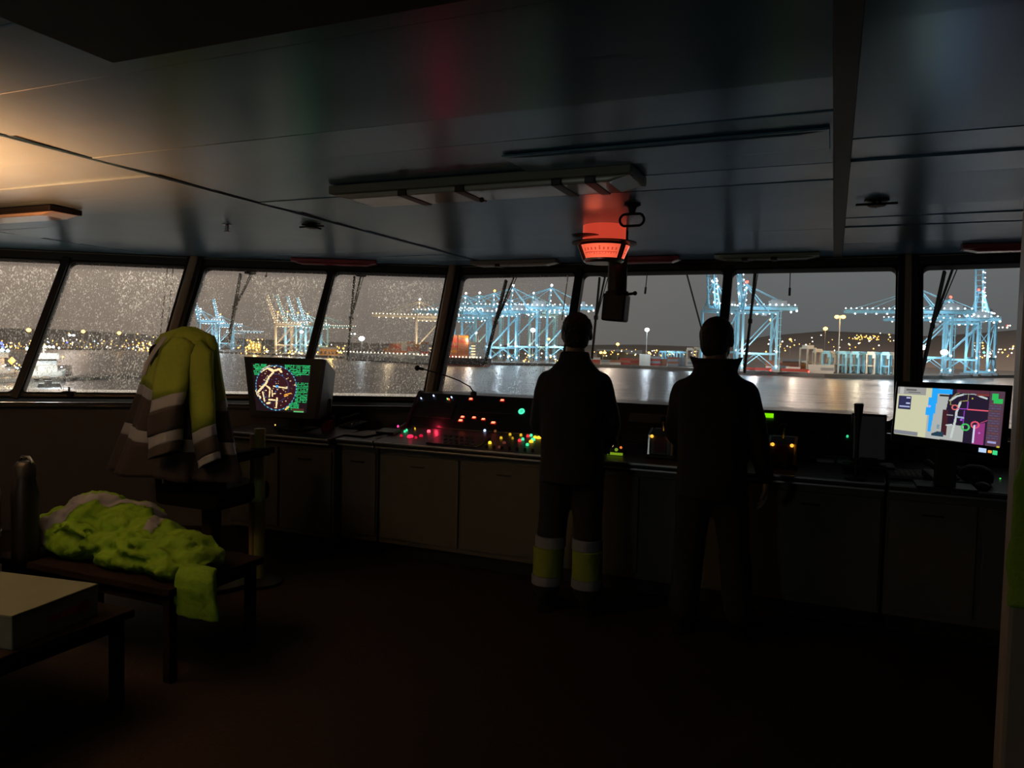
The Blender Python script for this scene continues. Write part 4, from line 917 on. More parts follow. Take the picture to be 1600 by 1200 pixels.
def drape(name_prefix, prof, bands_, seed, n=64, folds=7, hem=None):
    """prof(v) -> cx, cy, z, rx, ry of the closed cloth ring at height parameter v; bands_: list (v0(a), v1(a), part name, material)"""
    r = random.Random(seed); ph = [r.uniform(0, 6.28) for _ in range(4)]
    def S(a, v):
        cx, cy, zz, rx, ry = prof(v); amp = .012 + .045 * max(0, v - .15)
        w = 1 + amp / .2 * (sin(folds * a + ph[0] + 1.4 * v) * .55 + sin((folds * 2 + 1) * a + ph[1] + v) * .25 + sin(3 * a + ph[2]) * .35)
        dz = .0 if hem is None else hem(a, v)
        return Vector((cx + rx * w * cos(a), cy + ry * w * sin(a), zz + dz))
    for v0, v1, nm, mt_ in bands_:
        nv = 8; vs = []; fs = []
        for j in range(nv + 1):
            for i in range(n):
                a = 2 * pi * i / n; va, vb = v0(a) if callable(v0) else v0, v1(a) if callable(v1) else v1; vs.append(S(a, va + (vb - va) * j / nv))
        for j in range(nv):
            for i in range(n): k2 = (i + 1) % n; fs.append((j * n + i, j * n + k2, (j + 1) * n + k2, (j + 1) * n + i))
        if v0 == 0: fs.append(tuple(range(n)))
        m = MB(); m.add(vs, fs); o = m.build(nm, mt_, jr, smooth='all'); sm = o.modifiers.new('s', 'SOLIDIFY'); sm.thickness = .006; sm.offset = 1
        if nm == 'navy_panel': o['label'] = 'dark navy lower panel'
M_navy2 = mat('jacket_navy_cloth', (.022, .019, .026), .85, bump=.4, scale=30)
def prof_body(v):
    zz = 1.66 - .92 * v ; t_ = min(1, v / .10); ra = .20 + .0 * v
    w0 = .17 * sqrt(max(.02, 1 - (1 - t_) ** 2)) + .02; rx = w0 + .10 * v ** .8 + .17 * v ** 1.2; return (.03 - .11 * v, .02, zz, rx, .10 * sqrt(max(.05, 1 - (1 - t_) ** 2)) + .11 * v)
def sl(v): return lambda a: v + .045 * cos(a)        # the tape runs lower to the right
drape('body', prof_body, [(0, sl(.43), 'yellow_panel', M_hiv), (sl(.43), sl(.50), 'reflective_tape', M_refl), (sl(.50), sl(.70), 'navy_panel', M_navy2), (sl(.70), sl(.78), 'reflective_tape', M_refl), (sl(.78), 1.0, 'navy_panel', M_navy2)], 3)
def sleeve(x0, x1, y0, y1, z0, z1, r0_, r1_, cuts, name):
    prev = 0
    for c0, c1, nm, mt_ in cuts:
        m = MB(); pts = []; n = 18; vs = []; fs = []; nv = 6
        for j in range(nv + 1):
            v = c0 + (c1 - c0) * j / nv; cx = x0 + (x1 - x0) * v; cy = y0 + (y1 - y0) * v; zz = z0 + (z1 - z0) * v; rr = r0_ + (r1_ - r0_) * v
            rr *= 1 if v > .08 else .35 + .65 * v / .08
            for i in range(n):
                a = 2 * pi * i / n; w = 1 + .10 * sin(3 * a + 5 * v) + .05 * sin(14 * v + a); vs.append((cx + rr * w * cos(a), cy + rr * .55 * w * sin(a), zz + .035 * cos(a) * (1 if v > .2 else v * 5)))
        for j in range(nv):
            for i in range(n): k2 = (i + 1) % n; fs.append((j * n + i, j * n + k2, (j + 1) * n + k2, (j + 1) * n + i))
        if c0 == 0: fs.append(tuple(range(n)))
        m.add(vs, fs); o = m.build(nm, mt_, jr, smooth='all'); sm = o.modifiers.new('s', 'SOLIDIFY'); sm.thickness = .005
        if nm == 'navy_sleeve': o['label'] = 'dark navy sleeve end'
sleeve(.05, .10, -.09, -.23, 1.60, .955, .13, .115, [(0, .55, 'yellow_sleeve', M_hiv), (.55, .665, 'reflective_tape', M_refl), (.665, .88, 'navy_sleeve', M_navy2), (.88, .985, 'reflective_tape', M_refl), (.985, 1.08, 'navy_sleeve', M_navy2)], 'a')
sleeve(.17, .355, -.06, -.14, 1.58, .86, .10, .075, [(0, .72, 'yellow_sleeve', M_hiv), (.72, .81, 'reflective_tape', M_refl), (.81, .94, 'navy_sleeve', M_navy2), (.94, 1.0, 'reflective_tape', M_refl)], 'b')
m = MB(); q0 = [(.035, -.165, 1.60), (.0, -.205, 1.52), (-.03, -.235, 1.44), (-.045, -.25, 1.37)]
for a, b in zip(q0[:-1], q0[1:]): m.bar(a, b, .035, .004, up=(0, -1, .3))
m.build('reflective_tape', M_refl, jr)

# upright post beside the chair, olive painted
t = thing('stanchion', 'olive green upright stanchion with a short cross bar beside the draped chair', 'stanchion', (-3.41, 3.86, 0))
M_olive = mat('olive_paint', (.30, .36, .12), .5)
m = MB(); m.tube([(0, 0, .02), (0, 0, 1.02)], .035, 16); m.build('post', M_olive, t, smooth=True)
m = MB(); m.tube([(-.055, -.01, .10), (-.05, -.01, .98)], .018, 12); m.build('cable_pipe', M_tan, t, smooth=True)
m = MB(); m.bar((-.13, -.03, .53), (.06, -.03, .57), .04, .025); m.build('cross_bar', M_olive, t, bevel=.004)
m = MB(); m.lathe([(.15, 0), (.15, .02), (.06, .04)], n=24); m.build('foot', M_dark, t, smooth=True)

# ================================================================= LOW TABLES, BOX, BOTTLES, CRUMPLED JACKET
M_tbl = mat('dark_wood', (.010, .006, .005), .85, 0, .1)
def table(label, x0, x1, y0, y1, z):
    t = thing('low_table', label, 'table', ((x0 + x1) / 2, (y0 + y1) / 2, 0)); a, b = (x1 - x0) / 2, (y1 - y0) / 2
    m = MB(); m.bb((-a, -b, z - .035), (a, b, z)); m.build('table_top', M_tbl, t, bevel=.005)
    for sx in (-1, 1):
        for sy in (-1, 1): m = MB(); m.bar((sx * (a - .05), sy * (b - .05), 0), (sx * (a - .05), sy * (b - .05), z - .03), .045); m.build('leg', M_tbl, t, bevel=.004)
    m = MB(); m.bb((-a + .05, -b + .03, z - .09), (a - .05, b - .03, z - .035)); m.build('apron', M_tbl, t)
    return t
table('dark low table holding the crumpled hi-vis jacket', -3.95, -2.72, 2.50, 3.12, .45)
table('dark low table holding the white carton', -4.35, -2.70, 1.60, 2.30, .43)
# crumpled jacket
cj = thing('crumpled_jacket', 'bright yellow hi-vis jacket lying crumpled on the low table', 'jacket', (-3.24, 2.80, .45))
m = MB(); r = random.Random(11)
for x, yv, zz, rx, ry, rz_ in [(-.46, -.04, .12, .17, .17, .12), (-.32, .0, .19, .17, .16, .13), (-.15, .05, .15, .19, .17, .13), (.05, .02, .11, .2, .16, .10), (.25, 0, .09, .2, .16, .085), (.40, -.05, .06, .14, .15, .07), (-.55, -.08, .09, .08, .12, .085), (-.3, -.15, .07, .18, .08, .07), (.1, -.17, .05, .2, .07, .055), (-.05, -.14, .10, .16, .07, .06), (.33, -.17, .045, .15, .07, .05)]:
    m.ball((x, yv, zz), (rx, ry, rz_), 16, 10, Matrix.Rotation(r.uniform(-.5, .5), 3, 'Z'))
for k in range(26):     # creases: ridges of cloth thrown across the heap
    x = r.uniform(-.5, .4); yv = r.uniform(-.22, .1); a = r.uniform(-.6, .5); L = r.uniform(.06, .16); zz = .22 - .16 * abs(x + .25) - .25 * max(0, -yv - .05)
    pts = [(x + L * (s - .5) * cos(a) * 2, yv + L * (s - .5) * sin(a) * 2, max(.03, zz - .10 * (s - .5) ** 2 + r.uniform(-.012, .012))) for s in (0, .33, .66, 1)]
    m.tube(pts, [.010, .020, .020, .010], 8)
remesh(m, 'cloth', .009, mat('bright_hi_vis_cloth', (.20, .40, .012), .75, bump=.6, scale=45), cj, smooth=2, noise=.05, nscale=.06)
m = MB(); loft(m, [(0, 0, .09, .10, .035), (.01, -.03, .05, .115, .04), (.02, -.045, .0, .12, .035), (.035, -.05, -.08, .13, .025), (.04, -.05, -.13, .135, .02)])
o = remesh(m, 'hanging_sleeve', .007, MATS['bright_hi_vis_cloth'], cj, smooth=3, noise=.015, nscale=.05); o.location = (.585, -.19, 0)
def tape_on(cloth, parent, test):      # a strip of tape that follows the cloth surface
    me = cloth.data; vs = []; fs = []; idx = {}
    for p in me.polygons:
        if test(p.center) and p.normal.z > -.2:
            f = []
            for v in p.vertices:
                if v not in idx: idx[v] = len(vs); vs.append(me.vertices[v].co + me.vertices[v].normal * .004)
                f.append(idx[v])
            fs.append(f)
    m = MB(); m.add(vs, fs); o = m.build('reflective_tape', M_refl, parent, smooth='all'); o.location = cloth.location; return o
cloth_ = [c for c in cj.children if c.name.startswith('cloth')][0]
tape_on(cloth_, cj, lambda c: abs((c.x + .27) * .55 - (c.y + .05) * .84) < .036 and c.x < .12)
tape_on(cloth_, cj, lambda c: abs((c.x - .10) * .9 + (c.y + .02) * .44) < .028 and c.y > -.08)
# carton
cb = thing('carton', 'flat white carton with red print on its edge on the low table', 'box', (-3.19, 1.93, .43), radians(8))
m = MB(); m.bb((-.52, -.20, 0), (.44, .20, .125)); m.build('box_body', mat('white_card', (.22, .24, .20), .7), cb, bevel=.004)
m = MB(); m.bb((-.522, -.202, .118), (.442, .202, .130)); m.build('lid', mat('white_card_lid', (.16, .19, .15), .7), cb, bevel=.003)
M_print = mat('red_print', (.40, .04, .05), .6)
m = MB(); m.lathe([(.028, 0), (.028, .002), (.018, .002), (.018, 0)], c=(0, 0, 0), n=20, M=Matrix.Rotation(radians(90), 3, 'Y')); o = m.build('printed_ring', M_print, cb, loc=(.441, .13, .06))
for k, (yv, w) in enumerate([(-.02, .05), (.03, .035), (.075, .04)]): m = MB(); m.bb((.44, yv - w / 2, .045), (.4415, yv + w / 2, .075)); m.build('printed_mark', M_print, cb)
def bottle(x, yv, label, h, r_, mt_, capm):
    t = thing('bottle', label, 'bottle', (x, yv, .43)); m = MB(); m.lathe([(r_ * .9, 0), (r_, .01), (r_, h * .62), (r_ * .45, h * .80), (r_ * .38, h * .95)], n=24); m.build('body', mt_, t, smooth=True)
    m = MB(); m.lathe([(r_ * .46, h * .93), (r_ * .46, h), (0, h + .002)], n=18); m.build('cap', capm, t, smooth=True)
p = onZ(40, 880, .43)
t = thing('vacuum_flask', 'tall black vacuum flask with a curved handle behind the white carton', 'flask', (p.x + .0, p.y, .43))
m = MB(); m.lathe([(.06, 0), (.062, .02), (.062, .36), (.05, .42), (.045, .45)], n=28); m.build('body', mat('gloss_black', (.006, .005, .005), .4), t, smooth=True)
m = MB(); m.lathe([(.05, .44), (.05, .50), (.035, .52), (0, .525)], n=24); m.build('lid', M_dark, t, smooth=True)
m = MB(); m.tube([(-.06, 0, .43), (-.055, 0, .50), (-.02, 0, .545), (.03, 0, .545), (.06, 0, .52)], .008, 8); m.build('handle', M_chrome, t, smooth=True)
p = onZ(2, 880, .43)
t = thing('glass_jar', 'clear jar with a domed lid at the left edge of the low table', 'jar', (p.x - .04, p.y - .05, .43))
m = MB(); m.lathe([(.06, 0), (.065, .02), (.065, .30), (.055, .34)], n=24); m.build('body', mat('smoked_glass', (.10, .11, .12), .12), t, smooth=True)
m = MB(); m.lathe([(.068, .33), (.07, .36), (.05, .42), (.02, .45), (0, .455)], n=24); m.build('lid', mat('grey_lid', (.4, .42, .45), .25), t, smooth=True)
m = MB(); m.lathe([(.069, .14), (.069, .17), (.067, .172)], n=24); m.build('rim_band', M_chrome, t, smooth=True)
p = onZ(25, 885, .44); q = MB(); q.add([(-.05, 0, 0), (.05, 0.01, 0), (.04, .035, .22), (-.06, .03, .20), (-.05, .004, 0), (.05, .014, 0), (.04, .039, .22), (-.06, .034, .20)], [(0, 1, 2, 3), (7, 6, 5, 4), (0, 4, 5, 1), (1, 5, 6, 2), (2, 6, 7, 3), (3, 7, 4, 0)])
tag(q.build('paper_card', mat('cream_card', (.42, .40, .28), .7), loc=(p.x - .07, p.y + .08, .43)), 'cream paper card leaning between the jar and the black flask', 'paper')

# near post at the right edge with a hi-vis garment hanging on it
t = thing('post', 'brown painted post close by at the right edge of the view', 'post', (.462, 2.2, 0))
m = MB(); m.bb((-.045, -.04, 0), (.055, .04, ZC)); m.build('shaft', mat('brown_beige_paint', (.42, .33, .26), .5), t, bevel=.012)
m = MB(); m.bb((-.07, -.06, 0), (.08, .06, .02)); m.build('foot', M_dark, t)
t = thing('hanging_jacket', 'hi-vis green jacket hanging on the near post at the right edge', 'jacket', (.512, 2.14, .0))
m = MB(); loft(m, [(.0, 0, .98, .10, .035), (0, 0, 1.1, .105, .04), (0, 0, 1.3, .10, .04), (.0, 0, 1.45, .06, .03)])
remesh(m, 'cloth', .008, MATS['bright_hi_vis_cloth'], t, smooth=3, noise=.02, nscale=.06)
m = MB(); m.tube([(0, .06, 1.44), (0, .0, 1.46), (0, -.02, 1.50)], .005, 8); m.build('hook', M_chrome, t)

# ================================================================= OUTSIDE: WATER, QUAYS, HILLS
def water_mat():
    m = bpy.data.materials.new('harbour_water'); m.use_nodes = True; t = m.node_tree; b = t.nodes['Principled BSDF']
    b.inputs['Base Color'].default_value = (.012, .014, .016, 1); b.inputs['Roughness'].default_value = .28; b.inputs['Specular IOR Level'].default_value = .5
    tcn = N(t, 'ShaderNodeTexCoord'); mp = N(t, 'ShaderNodeMapping'); mp.inputs['Scale'].default_value = (.03, .09, .1); t.links.new(tcn.outputs['Object'], mp.inputs[0])
    n = N(t, 'ShaderNodeTexNoise'); n.inputs['Scale'].default_value = 1.0; n.inputs['Detail'].default_value = 5; n.inputs['Roughness'].default_value = .6; t.links.new(mp.outputs[0], n.inputs['Vector'])
    bp = N(t, 'ShaderNodeBump'); bp.inputs['Strength'].default_value = .8; bp.inputs['Distance'].default_value = 4.0; t.links.new(n.outputs[0], bp.inputs['Height']); t.links.new(bp.outputs[0], b.inputs['Normal'])
    return m
m = MB(); m.add([(-5000, 25, SEA), (4000, 25, SEA), (4000, 6500, SEA), (-5000, 6500, SEA)], [(0, 1, 2, 3)]); wt = struct(m.build('water', water_mat()))
QZ = SEA + 3.0
M_quay = mat('wet_concrete', (.16, .145, .13), .5, scale=.05); M_land = mat('dark_ground', (.16, .135, .11), .9, scale=.02)
def land(name, pts, back, z, mt):
    fr = [far(x, D, z) for x, D in pts]; bk = [far(x, back, z) for x, D in reversed(pts)]; pl = fr + bk; n = len(pl)
    m = MB(); m.add(pl + [Vector((p.x, p.y, SEA - 2)) for p in pl], [tuple(range(n))] + [(i, (i + 1) % n, n + (i + 1) % n, n + i) for i in range(n)]); return struct(m.build(name, mt))
quay_line = [(255, 1500), (420, 1200), (520, 1060), (600, 950), (700, 832), (860, 850), (1000, 850), (1160, 760), (1290, 715), (1410, 740), (1500, 850), (1620, 1000)]
land('quay_ground', quay_line, 1700, QZ, M_quay)
land('quay_ground', [(-260, 395), (-60, 405), (60, 415), (112, 425)], 560, SEA + 2.0, M_quay)
land('far_shore', [(-260, 1500), (0, 1400), (260, 1500), (500, 1800), (900, 1800), (1300, 1650), (1500, 1250), (1800, 1150)], 4200, SEA + 2.4, M_land)
# breakwater seen left
# hills behind the harbour
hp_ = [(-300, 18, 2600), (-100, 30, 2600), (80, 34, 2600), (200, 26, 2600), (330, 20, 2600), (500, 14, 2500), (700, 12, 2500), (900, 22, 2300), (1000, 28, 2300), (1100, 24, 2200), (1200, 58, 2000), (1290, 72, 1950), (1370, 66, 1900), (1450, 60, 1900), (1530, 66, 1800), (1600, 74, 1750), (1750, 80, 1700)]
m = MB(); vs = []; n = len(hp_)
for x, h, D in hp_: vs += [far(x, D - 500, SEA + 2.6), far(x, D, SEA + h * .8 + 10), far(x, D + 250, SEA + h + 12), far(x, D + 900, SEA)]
m.add(vs, [(i * 4 + j, (i + 1) * 4 + j, (i + 1) * 4 + j + 1, i * 4 + j + 1) for i in range(n - 1) for j in range(3)]); struct(m.build('hills', mat('haze_lightened_hillside', (.30, .25, .22), .95, scale=.01), smooth='all'))  # hillside colour lightened in place of haze

for x, D in ((100, 1900), (300, 2000), (950, 1800), (1250, 1450), (1380, 1400), (1560, 1300)): lamp('hill_fill_light', far(x, D - 60, 190), 4.5e5, (1, .80, .66), 8)  # added lamps high overhead that brighten the hills

# ---- scattered town lights: nobody could count them
def light_field(name, label, spots, strength, rr=1.0):
    vs = []; fs = []; cols = []
    for p, s, c in spots:
        o = len(vs); s *= rr
        vs += [(p[0] + s, p[1], p[2]), (p[0] - s, p[1], p[2]), (p[0], p[1] + s, p[2]), (p[0], p[1] - s, p[2]), (p[0], p[1], p[2] + s), (p[0], p[1], p[2] - s)]
        for a, b, d in ((0, 2, 4), (2, 1, 4), (1, 3, 4), (3, 0, 4), (2, 0, 5), (1, 2, 5), (3, 1, 5), (0, 3, 5)): fs.append((o + a, o + b, o + d)); cols.append(c)
    me = bpy.data.meshes.new(name); me.from_pydata(vs, [], fs); at = me.color_attributes.new('Col', 'FLOAT_COLOR', 'CORNER'); cc = np.ones((len(fs), 3, 4)); cc[..., :3] = np.array(cols)[:, None, :]; at.data.foreach_set('color', cc.ravel())
    o = link(name, me, vmat('town_lamps', strength, 'NONE')); return tag(o, label, 'lights', kind='stuff')
r = random.Random(21)
AMB, WHT, CYA, ORG, REDC, GRN, BLU = (1, .55, .12), (1, .9, .72), (.45, .8, 1), (1, .42, .06), (1, .05, .03), (.05, 1, .35), (.08, .12, 1)
def spot(x, y, D, s, c):
    hy = 543.5 + .0232 * (x - 800); p = far(x, D, 0); p.z = EYE + (hy - y) / FPX * D; return (tuple(p), s, c)
sp = []
for _ in range(120): x = r.uniform(60, 262); sp.append(spot(x, r.triangular(520, 549, 541), r.uniform(1450, 1600), r.uniform(.6, 1.7), r.choice([AMB, AMB, WHT, WHT, ORG, CYA])))
for _ in range(46): x = r.uniform(205, 262); sp.append(spot(x, r.uniform(533, 547), 1450, r.uniform(1.0, 2.0), r.choice([AMB, ORG, WHT])))
for _ in range(45): x = r.uniform(0, 90); sp.append(spot(x, r.triangular(528, 545, 538), r.uniform(1300, 1400), r.uniform(.6, 1.3), r.choice([AMB, WHT, ORG])))
light_field('town_lights', 'countless small amber and white lights along the far shore at the left', sp, 5)
sp = []
for _ in range(60): x = r.uniform(1195, 1400); sp.append(spot(x, r.triangular(520, 552, 540), r.uniform(1450, 1600), r.uniform(.7, 1.6), r.choice([AMB, AMB, WHT, ORG, WHT])))
for _ in range(34): x = r.uniform(1335, 1372); sp.append(spot(x, r.uniform(527, 534), 1500, r.uniform(.6, 1.2), r.choice([AMB, ORG])))
for _ in range(46): x = r.uniform(1520, 1600); sp.append(spot(x, r.triangular(535, 562, 550), r.uniform(1150, 1300), r.uniform(.5, 1.4), r.choice([AMB, WHT, WHT, ORG])))
for _ in range(9): x = r.uniform(1555, 1600); sp.append(spot(x, r.uniform(517, 524), 1300, r.uniform(.7, 1.5), WHT))
sp += [spot(1214, 541, 1500, 1.6, GRN), spot(1529, 552, 1000, 1.4, REDC), spot(1537, 552.5, 1000, 1.4, (.1, .9, .6)), spot(1571, 518, 1300, 1.4, REDC)]
light_field('town_lights', 'countless small lights scattered over the dark hillside at the right', sp, 5)
sp = []
for _ in range(55): x = r.uniform(925, 1095); sp.append(spot(x, r.uniform(546, 556), 1100, r.uniform(.5, 1.1), r.choice([AMB, ORG, AMB, WHT])))
for _ in range(70): x = r.uniform(370, 540); sp.append(spot(x, r.triangular(533, 556, 550), r.uniform(1150, 1350), r.uniform(.7, 1.6), r.choice([AMB, AMB, ORG, WHT])))
for _ in range(34): x = r.uniform(384, 414); sp.append(spot(x, r.uniform(530, 552), 1240, r.uniform(.9, 1.9), r.choice([AMB, ORG, (1, .75, .2)])))
for _ in range(30): x = r.uniform(430, 535); sp.append(spot(x, r.uniform(548, 556), r.uniform(1120, 1180), r.uniform(.9, 1.7), r.choice([AMB, ORG, WHT])))
for _ in range(60): x = r.uniform(700, 900); sp.append(spot(x, r.uniform(552, 566), r.uniform(860, 900), r.uniform(.5, 1.1), r.choice([AMB, WHT, ORG, CYA])))
light_field('yard_lights', 'countless small lamps between the container stacks of the middle quay', sp, 5)

# ---- quay cranes
M_cr = mat('pale_blue_crane_paint', (.34, .70, .86), .45, scale=.2); M_crw = mat('cream_crane_paint', (.80, .70, .54), .45, scale=.2); M_cab = mat('grey_machinery_paint', (.42, .45, .46), .5, scale=.2)
E_w = emat('crane_floodlight', (.85, .93, 1.0), 7); E_wm = emat('crane_floodlight_warm', (1, .78, .5), 7); E_o = emat('orange_beacon', (1, .38, .06), 8); E_r = emat('red_beacon', (1, .05, .03), 8)
def crane_meshes(tag_, mt):
    d = {}
    m = MB(); m.bar((0, 0, 0), (0, 0, 54), 1.9, 1.9); d['leg'] = m.mesh('leg')
    m = MB()
    for y_ in (-9, 9): m.bar((-15, y_, 16), (15, y_, 16), 1.5, 1.9); m.bar((-15, y_, 53), (15, y_, 53), 1.4, 1.8)
    for x_ in (-15, 15): m.bar((x_, -9, 3), (x_, 9, 3), 1.4, 2.2); m.bar((x_, -9, 53), (x_, 9, 53), 1.5, 2.2)
    d['portal_beams'] = m.mesh('portal_beams')
    m = MB()
    for y_ in (-9, 9): m.bar((-15, y_, 17), (15, y_, 51), .9); m.bar((-15, y_, 3), (0, y_, 15), .7); m.bar((15, y_, 3), (0, y_, 15), .7)
    m.bar((15, -9, 20), (15, 9, 50), .7); m.bar((15, 9, 20), (15, -9, 50), .7)
    d['diagonal_braces'] = m.mesh('diagonal_braces')
    m = MB()
    for y_ in (-3, 3):
        m.bar((0, y_, 0), (-58, y_, 0), 1.1, 2.6)
    for k in range(12): m.bar((-k * 5.0 - 2, -3, .8), (-k * 5.0 - 2, 3, .8), .6)
    for k in range(12): m.bar((-k * 5.0, -4.2, 2.4), (-k * 5.0, -4.2, 0.5), .25)
    m.bar((0, -4.2, 2.4), (-58, -4.2, 2.4), .3)
    d['boom'] = m.mesh('boom')
    m = MB()
    for y_ in (-3, 3): m.bar((-15, y_, 57), (34, y_, 57), 1.2, 2.8)
    for k in range(8): m.bar((-12 + k * 6, -3, 58), (-12 + k * 6, 3, 58), .6)
    m.bar((-15, -4.4, 59.5), (34, -4.4, 59.5), .3)
    d['main_girder'] = m.mesh('main_girder')
    m = MB()
    for y_ in (-1, 1): m.bar((-15, 8 * y_, 54), (-11, 2 * y_, 78), 1.3); m.bar((8, 7 * y_, 54), (-11, 2 * y_, 78), .9)
    m.bar((-11, -3, 78), (-11, 3, 78), 1.2); m.bar((-13, -5, 69), (-13, 5, 69), .8)
    d['apex_frame'] = m.mesh('apex_frame')
    m = MB(); m.bb((10, -4.5, 58.5), (24, 4.5, 64)); m.bb((12, -3, 64), (20, 3, 65.2)); d['machinery_house'] = m.mesh('machinery_house')
    m = MB(); m.bb((-2.5, -2, 50.2), (1.5, 2, 53.4)); m.bb((-5, -3, 55), (3, 3, 56)); d['trolley_cab'] = m.mesh('trolley_cab')
    m = MB()
    for y_ in (-2.5, 2.5):
        for X in (-36, -55, -70): m.bar((-11, y_, 78), (X, y_, 58), .45)
        m.bar((-11, y_, 78), (30, y_, 58.5), .45)
    d['stays_low'] = m.mesh('stay_cables')
    m = MB()
    for y_ in (-2.5, 2.5):
        m.bar((-11, y_, 78), (30, y_, 58.5), .45); m.bar((-11, y_, 78), (-20, y_, 74), .5); m.bar((-11, y_, 78), (-24, y_, 92), .45)
    d['stays_up'] = m.mesh('stay_cables')
    m = MB()
    for k in range(13): m.ball((-k * 4.6 - 2, -4.0, 3.0), .62, 6, 4)
    for k in range(6): m.ball((-k * 9 - 4, -3.4, -1.9), .7, 6, 4)
    d['boom_lights'] = m.mesh('boom_lights')
    m = MB()
    for k in range(9): m.ball((-13 + k * 5.5, -5, 60.3), .66, 6, 4)
    for k in range(6): m.ball((-13 + k * 5.5, -5, 52), .6, 6, 4)
    for zz in (64, 70, 75): m.ball((-12, -4, zz), .8, 6, 4)
    for x_ in (-15, 15): m.ball((x_, -10.4, 18), .7, 6, 4); m.ball((x_, -10.6, 5), .8, 6, 4)
    m.ball((-2, -4, 52), 1.1, 6, 4); m.ball((28, -4, 54), .9, 6, 4); m.ball((33, -4, 55), .9, 6, 4)
    d['work_lights'] = m.mesh('work_lights')
    m = MB(); m.ball((-11, -2, 80.5), 1.2, 8, 6); m.ball((-11, 2, 80.5), 1.2, 8, 6); d['beacon'] = m.mesh('beacon')
    m = MB()
    for x_ in (-15, 15):
        for y_ in (-9, 9): m.bb((x_ - 2, y_ - 4, 0), (x_ + 2, y_ + 4, 2.2))
    d['bogies'] = m.mesh('bogies')
    m = MB()      # access ladder tower with landings
    m.bar((17.5, -10, 2), (17.5, -10, 55), .6)
    for k in range(9): m.bar((15.5, -10, 6 + k * 6), (18.5, -10, 6 + k * 6), .8, .5)
    d['stair_tower'] = m.mesh('stair_tower')
    return d
CM = crane_meshes('c', None)
def crane(x, D, scale, face, label, raised=False, mt=None, warm=False, beacon=None, ang=78, z0=None):
    """face: heading of the boom in degrees relative to straight left across the view"""
    mt = mt or M_cr; p = far(x, D, z0 if z0 is not None else QZ); t = thing('quay_crane', label, 'crane', p, azim(x) + radians(face)); t.scale = (scale,) * 3
    def L(nm, me, m_, loc=(0, 0, 0), kind=None):
        o = bpy.data.objects.new(nm, me); COL.objects.link(o); o.parent = t; o.location = loc
        if not me.materials: me.materials.append(m_)
        o.material_slots[0].link = 'OBJECT'; o.material_slots[0].material = m_
        if kind: o['kind'] = kind
        return o
    for sx in (-15, 15):
        for sy in (-9, 9): L('leg', CM['leg'], mt, (sx, sy, 0))
    for nm in ('portal_beams', 'diagonal_braces', 'main_girder', 'apex_frame', 'stair_tower'): L(nm, CM[nm], mt)
    L('machinery_house', CM['machinery_house'], M_cab); L('trolley_cab', CM['trolley_cab'], M_cab, (-22 if not raised else 6, 0, 0)); L('bogies', CM['bogies'], M_cab)
    b = L('boom', CM['boom'], mt, (-15, 0, 57)); bl = L('boom_lights', CM['boom_lights'], E_wm if warm else E_w, (0, 0, 0), 'stuff'); bl.parent = b
    if raised: b.rotation_euler = (0, radians(ang), 0)
    L('stay_cables', CM['stays_up' if raised else 'stays_low'], mt)
    L('work_lights', CM['work_lights'], E_wm if warm else E_w, kind='stuff')
    L('beacon', CM['beacon'], beacon or E_w)
    return t
def flood(x, D, z, P, c, rad=1.5, off=(0, 0)): lamp('crane_light', far(x + off[0], D + off[1], SEA + z), P * .66, c, rad)
CY, WM = (.72, .88, 1.0), (1, .74, .45)
# group beyond the draped jacket (booms up) and the warm-lit group
crane(322, 1480, .92, 20, 'faint quay crane with raised boom, leftmost of all cranes, just above the draped jacket', True, warm=False)
crane(352, 1500, .82, 15, 'faint quay crane behind the wiper, right of the leftmost crane', True, beacon=E_o)
crane(372, 1520, .62, 180, 'small lowered crane between the draped jacket and the warm-lit crane row', False)
for i, (x, D, s, w) in enumerate([(443, 1250, .80, 1), (458, 1300, .84, 1), (474, 1340, .84, 0), (489, 1320, .82, 0)]):
    crane(x, D, s, 8, ['quay crane with raised cream boom, outermost left of the warm-lit row', 'second crane from the left in the warm-lit row above the radar screen', 'third crane from the left in the warm-lit row above the radar screen', 'fourth crane of the warm-lit row, nearest the window mullion'][i], True, mt=M_crw if i == 0 else None, warm=bool(w), beacon=E_o, ang=72)
crane(500, 1230, .76, 184, 'quay crane with lowered boom reaching right past the mullion above the radar screen', False, warm=True, beacon=E_o)
# main row: booms lowered to the left
crane(668, 880, .87, 4, 'quay crane with lowered boom over the long grey ship, left of the thick corner post', warm=True, mt=M_crw)
crane(741, 850, .947, 3, 'quay crane directly right of the thick corner post, boom lowered', warm=False)
crane(786, 880, 1.02, 5, 'quay crane with an orange apex lamp behind the slanting wiper', beacon=E_o)
crane(816, 906, 1.13, 2, 'tall blue quay crane in the middle of the row, right of the slanting wiper')
crane(876, 932, 1.17, 3, 'blue quay crane at the right end of the row beside the left person\'s head')
crane(762, 1010, 1.10, 4, 'second-row quay crane seen between the corner post and the slanting wiper')
crane(846, 1060, 1.16, 5, 'second-row quay crane seen between the two tallest blue cranes', beacon=E_w)
crane(722, 1090, 1.0, 20, 'distant quay crane with raised boom just right of the thick corner post', True, ang=80)
# group behind the right person: boom up
crane(1122, 775, 1.07, 62, 'blue quay crane with raised boom behind the head of the person in the high collar', True, ang=82)
crane(1182, 735, 1.02, 14, 'bright blue quay crane with raised boom right of the high-collared person\'s head', True, beacon=E_r, ang=84)
